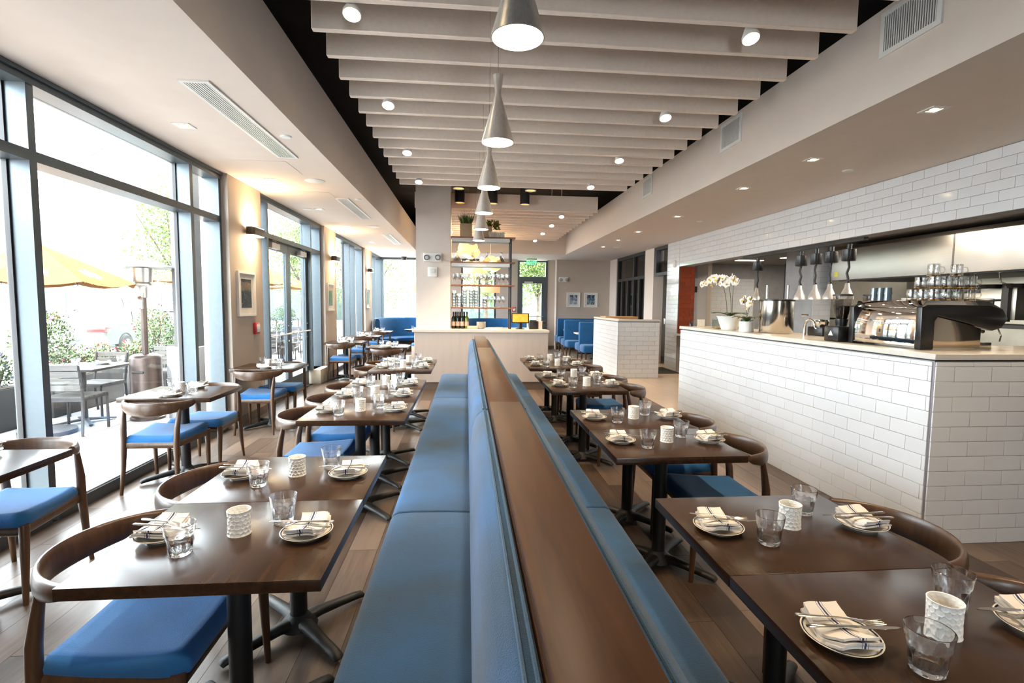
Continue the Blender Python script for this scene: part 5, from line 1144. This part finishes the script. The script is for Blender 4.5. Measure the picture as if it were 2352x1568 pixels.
# cars
def car(x, y, rz, col, lab, pickup=False):
    t = thing('parked_car', lab, 'car', (x, y, -.14), rz, 'parked cars'); pt = pm('car_paint_'+str(len(MATS)), col, .25, .5, var=.03, coat=.6)
    L_, Wd = 4.8, .9
    if pickup: prof = [(-2.7, .45), (-2.72, 1.0), (-2.6, 1.12), (-.9, 1.12), (-.8, 1.15), (-.55, 1.80), (-.3, 1.86), (.7, 1.84), (1.25, 1.22), (2.4, 1.10), (2.65, .95), (2.68, .45)]
    else: prof = [(-2.42, .45), (-2.46, .75), (-2.40, .98), (-1.75, 1.04), (-1.45, 1.10), (-.75, 1.42), (-.2, 1.48), (.35, 1.44), (1.05, 1.02), (1.9, .90), (2.3, .75), (2.38, .45)]
    belt = 1.14 if pickup else 1.02
    m = MB(); n = len(prof); rows = []
    for q in (-1, -.86, -.5, 0, .5, .86, 1):
        row = []
        for (py, pz) in prof:
            inset = max(0, pz-belt)*.45 if abs(q) > .8 else 0
            wq = Wd*(q if abs(q) < .99 else math.copysign(1, q)); xx = wq-math.copysign(inset, q) if q else 0
            zz = pz-(.06 if abs(q) == 1 and pz < belt+.02 else 0)*(1 if pz > .5 else 0)-(.03 if abs(q) == 1 and pz > belt+.1 else 0)
            row.append(len(m.v)); m.v.append((xx, py*(1-.03*(abs(q) > .9)), zz))
        rows.append(row)
    for a, b in zip(rows, rows[1:]):
        for i in range(n): j = (i+1) % n; m.f.append((a[i], a[j], b[j], b[i]))
    m.f.append(tuple(rows[0])); m.f.append(tuple(rows[-1][::-1]))
    m.build('body', pt, t, smooth=35)
    gl = pm('car_glass', (.03, .04, .045), .08, var=.02, coat=.5) if 'car_glass' not in MATS else MATS['car_glass']
    y0, y1, zt_ = (-.55, .85, 1.75) if pickup else (-1.1, .65, 1.38)
    for s in (-1, 1):
        def sx(z): return s*(Wd-max(0, z-belt)*.45+.006)
        for (a, b, c, d) in (((y0+.04, (y0+y1)/2-.05, y0+.28, (y0+y1)/2-.05)), (((y0+y1)/2+.05, y1+.15, (y0+y1)/2+.05, y1-.30))):
            m = MB().add([(sx(belt+.03), a, belt+.03), (sx(belt+.03), b, belt+.03), (sx(zt_), d, zt_), (sx(zt_), c, zt_)], [(0, 1, 2, 3)]); m.build('side_window', gl, t)
    rw = ((-.78, 1.2), (-.57, 1.76)) if pickup else ((-1.40, 1.135), (-.78, 1.42)); fw = ((1.18, 1.28), (.75, 1.80)) if pickup else ((1.0, 1.06), (.40, 1.42))
    for (p, q), sg in ((rw, -1), (fw, 1)): MB().add([(-.68, p[0]+sg*.02, p[1]), (.68, p[0]+sg*.02, p[1]), (.56, q[0]+sg*.02, q[1]+.01), (-.56, q[0]+sg*.02, q[1]+.01)], [(0, 1, 2, 3)]).build('rear_window' if sg < 0 else 'windscreen', gl, t)
    for s in (-1, 1):
        for yy in (-1.5, 1.45) if not pickup else (-1.75, 1.7):
            r = .33 if not pickup else .4; w = MB().lathe([(0, -.09), (r*.6, -.1), (r*.95, -.1), (r, -.06), (r, .08), (0, .09)], 24).xf(Matrix.Translation((s*.84, yy, r+.02)) @ Matrix.Rotation(s*-PI/2, 4, 'Y')).build('wheel', pm('tyre', (.025, .025, .026), .8) if 'tyre' not in MATS else MATS['tyre'], t, smooth=50)
            MB().lathe([(0, .0), (.06, .02), (r*.62, .015), (r*.66, 0)], 20, mod=lambda th, rr, z: 1-.0*th).xf(Matrix.Translation((s*.945, yy, r+.02)) @ Matrix.Rotation(s*PI/2, 4, 'Y')).build('alloy_rim', pm('alloy', (.25, .25, .25), .3, .9) if 'alloy' not in MATS else MATS['alloy'], w, smooth=50)
            MB().lathe([(r*1.05, 0), (r*1.14, 0), (r*1.14, .02), (r*1.05, .02), (r*1.05, 0)], 24).xf(Matrix.Translation((s*(Wd-.012), yy, r+.04)) @ Matrix.Rotation(s*PI/2, 4, 'Y')).build('wheel_arch', MATS['tyre'], t)
        rl = pm('tail_red', (.25, .02, .02), .25, coat=.5) if 'tail_red' not in MATS else MATS['tail_red']
        MB().box(*sorted((s*.45, s*.91)), -2.47+(-.27 if pickup else 0), -2.2+(-.27 if pickup else 0), .80, .97).build('tail_light', rl, t, bevel=.03)
        MB().sphere((s*1.0, .85, 1.08 if not pickup else 1.25), .10, 10, 6, (1, .6, .7)).build('wing_mirror', pt, t, smooth=1)
        MB().box(*sorted((s*(Wd-.01), s*(Wd+.012))), -.35, -.15, .86, .89).build('door_handle', pt, t, bevel=.005)
    B(-.28, .28, -2.50-(.24 if pickup else 0), -2.44-(.24 if pickup else 0), .62, .76).build('number_plate', WHITEP, t)
    B(-.85, .85, -2.48-(.24 if pickup else 0), 2.36, .2, .46).build('bumper_skirt', pt, t, bevel=.05)
    return t
car(-10.75, 16.7, .10, (.13, .145, .13), 'silver-green sedan parked beyond the patio planters'); car(-10.6, 9.6, .05, (.22, .20, .16), 'beige car parked level with the patio umbrella'); car(-16.5, 25.0, .12, (.30, .30, .30), 'white pickup truck on the far side of the street', True)
# green fence, buildings, trees
t = thing('site_fence', 'long green screened fence across the street', 'fence', (-24, 36, -.1)); FG = pm('fence_green', (.062, .090, .076), .8, var=.08)
for k in range(16): B(-4.85+0, 0, -.03, .03, .25, 2.6).xf(Matrix.Translation((-26+k*5, -8+k*1.2, 0))).build('fence_panel', FG, t); 
for k in range(17): MB().cyl((-31+k*5, -8+(k-.5)*1.2, 0), (-31+k*5, -8+(k-.5)*1.2, 2.8), .05, n=8).build('fence_post', WHITEP, t)
t = thing('site_fence', 'green screened fence seen through the far windows', 'fence', (0, 27, -.1))
for k in range(5): B(-2.45, 2.45, -.03, .03, .0, 2.4).xf(Matrix.Translation((1.9+k*5, 0, 0))).build('fence_panel', FG, t)
BW = pm('white_facade', (.30, .29, .27), .8, var=.03); BWIN = pm('tower_window', (.050, .053, .054), .5, var=.3, vs=.6)
def tower(x, y, w, d, floors, fh, rz, lab, wb):
    t = thing('office_tower', lab, 'building', (x, y, 0), rz); H = floors*fh+1.2
    B(-w/2, w/2, -d/2, d/2, 0, H).build('facade', BW, t)
    for k in range(floors):
        z = fh*k+1.35
        for i in range(wb):
            x0 = -w/2+.5+i*(w-1)/wb; B(x0, x0+(w-1)/wb-.35, -d/2-.06, -d/2+.1, z, z+fh*.46).build('window', BWIN, t); B(x0-.1, x0+(w-1)/wb-.25, -d/2-.35, -d/2, z-.25, z-.1).build('ledge', BW, t)
            B(w/2-.1, w/2+.06, -d/2+.6+i*(d-1)/wb, -d/2+.6+(i+1)*(d-1)/wb-.45, z, z+fh*.46).build('window', BWIN, t)
    return t
tower(-43, 76, 8.5, 12, 7, 2.75, .25, 'white office tower with bands of windows across the street', 1); tower(-75, 95, 26, 16, 5, 2.8, .3, 'low wide white building beside the office tower', 6); tower(30, 80, 40, 12, 5, 3, -.1, 'long white building seen through the far glazing', 9)
TRL = pm('tree_leaf', (.095, .15, .03), .6, var=.4, island=.7)
def tree(x, y, h, R, lab, seed, n=5200, ls=.11):
    t = thing('street_tree', lab, 'tree', (x, y, -.1), group='street trees'); r = random.Random(seed)
    MB().tube([(0, 0, 0), (.05, 0, h*.35), (0, .05, h*.6)], [h*.018, h*.014, h*.01], 8).build('trunk', MATS['bark'], t, smooth=1)
    for k in range(5): a = k*1.26; MB().tube([(0, 0, h*.4), (R*.3*math.cos(a), R*.3*math.sin(a), h*.6), (R*.6*math.cos(a), R*.6*math.sin(a), h*.78)], [h*.008, h*.006, h*.003], 6).build('branch', MATS['bark'], t)
    cs = [(r.uniform(-R*.6, R*.6), r.uniform(-R*.6, R*.6), h*.68+r.uniform(-R*.6, R*.6)) for _ in range(9)]
    leaf_clump('crown', TRL, t, n, lambda rr: (lambda b: (b[0], b[1], rr.uniform(ls*.7, ls*1.3), ls*.38))(blob(rr, rr.choice(cs), R*.55)), seed)['kind'] = 'stuff'
tree(-12.2, 22.5, 6.5, 2.1, 'street tree in front of the white office tower', 41); tree(-13.5, 30, 7.5, 2.4, 'street tree opposite the glass double doors', 42); tree(-8.5, 27, 6.0, 2.0, 'street tree opposite the third window', 43); tree(-4.6, 26, 5.6, 2.2, 'street tree seen beyond the corner booth', 44, 6000); tree(-1.5, 31, 6, 2.4, 'street tree seen past the column through the far glazing', 45, 5000); tree(.9, 24.5, 5.0, 1.6, 'street tree seen behind the station shelves', 46); tree(3.2, 22.8, 4.6, 1.35, 'young street tree outside the far glass door', 47); tree(-9.5, 36, 8, 3, 'large street tree far behind the sedan', 48)
# pedestrian outside the far glazing
def pedestrian(x, y):
    t = thing('person', 'person in a white shirt and grey trousers walking outside the far window', 'person', (x, y, -.03), -.6)
    vs = [(0, 0, .95), (0, -.01, 1.15), (0, 0, 1.42), (0, .01, 1.50), (0, .02, 1.62), (0, .02, 1.72), (.10, .05, .93), (.11, .20, .52), (.11, .18, .10), (.11, .28, .03), (-.10, -.03, .93), (-.11, -.05, .50), (-.11, -.32, .14), (-.11, -.24, .03),
          (.19, 0, 1.40), (.25, -.10, 1.15), (.22, .06, .95), (.21, .12, .90), (-.19, 0, 1.40), (-.26, .06, 1.14), (-.22, .26, 1.05), (-.21, .33, 1.05)]
    es = [(0, 1), (1, 2), (2, 3), (3, 4), (4, 5), (0, 6), (6, 7), (7, 8), (8, 9), (0, 10), (10, 11), (11, 12), (12, 13), (2, 14), (14, 15), (15, 16), (16, 17), (2, 18), (18, 19), (19, 20), (20, 21)]
    rd = [.145, .14, .15, .06, .10, .085, .095, .065, .045, .04, .095, .065, .045, .04, .065, .048, .036, .04, .065, .048, .036, .04]
    me = bpy.data.meshes.new('body'); me.from_pydata(vs, es, []); o = bpy.data.objects.new('body', me); COL.objects.link(o)
    md = o.modifiers.new('skin', 'SKIN'); me.skin_vertices.new() if not me.skin_vertices else None
    for i, q in enumerate(rd): me.skin_vertices[0].data[i].radius = (q, q)
    me.skin_vertices[0].data[0].use_root = True
    o.modifiers.new('sub', 'SUBSURF').levels = 2; o.modifiers['sub'].render_levels = 2
    m, nt, p, N, L = nodes('person_clothes'); tc = N('ShaderNodeTexCoord'); sx = N('ShaderNodeSeparateXYZ'); L(tc.outputs['Object'], sx.inputs[0]); dv = N('ShaderNodeMath'); dv.operation = 'MULTIPLY'; dv.inputs[1].default_value = .5; L(sx.outputs[2], dv.inputs[0])
    rp = N('ShaderNodeValToRGB'); rp.color_ramp.interpolation = 'CONSTANT'; L(dv.outputs[0], rp.inputs[0]); e = rp.color_ramp.elements; e[0].color = (.03, .03, .03, 1); e[1].position = .05; e[1].color = (.025, .027, .03, 1)
    for pos, c in ((.50, (.22, .24, .14, 1)), (.755, (.16, .08, .055, 1)), (.85, (.05, .03, .02, 1))): q = e.new(pos); q.color = c
    L(rp.outputs[0], p.inputs['Base Color']); me.materials.append(m); o.parent = t; KID.setdefault(t.name, []).append(o)
pedestrian(-5.6, 40.5)
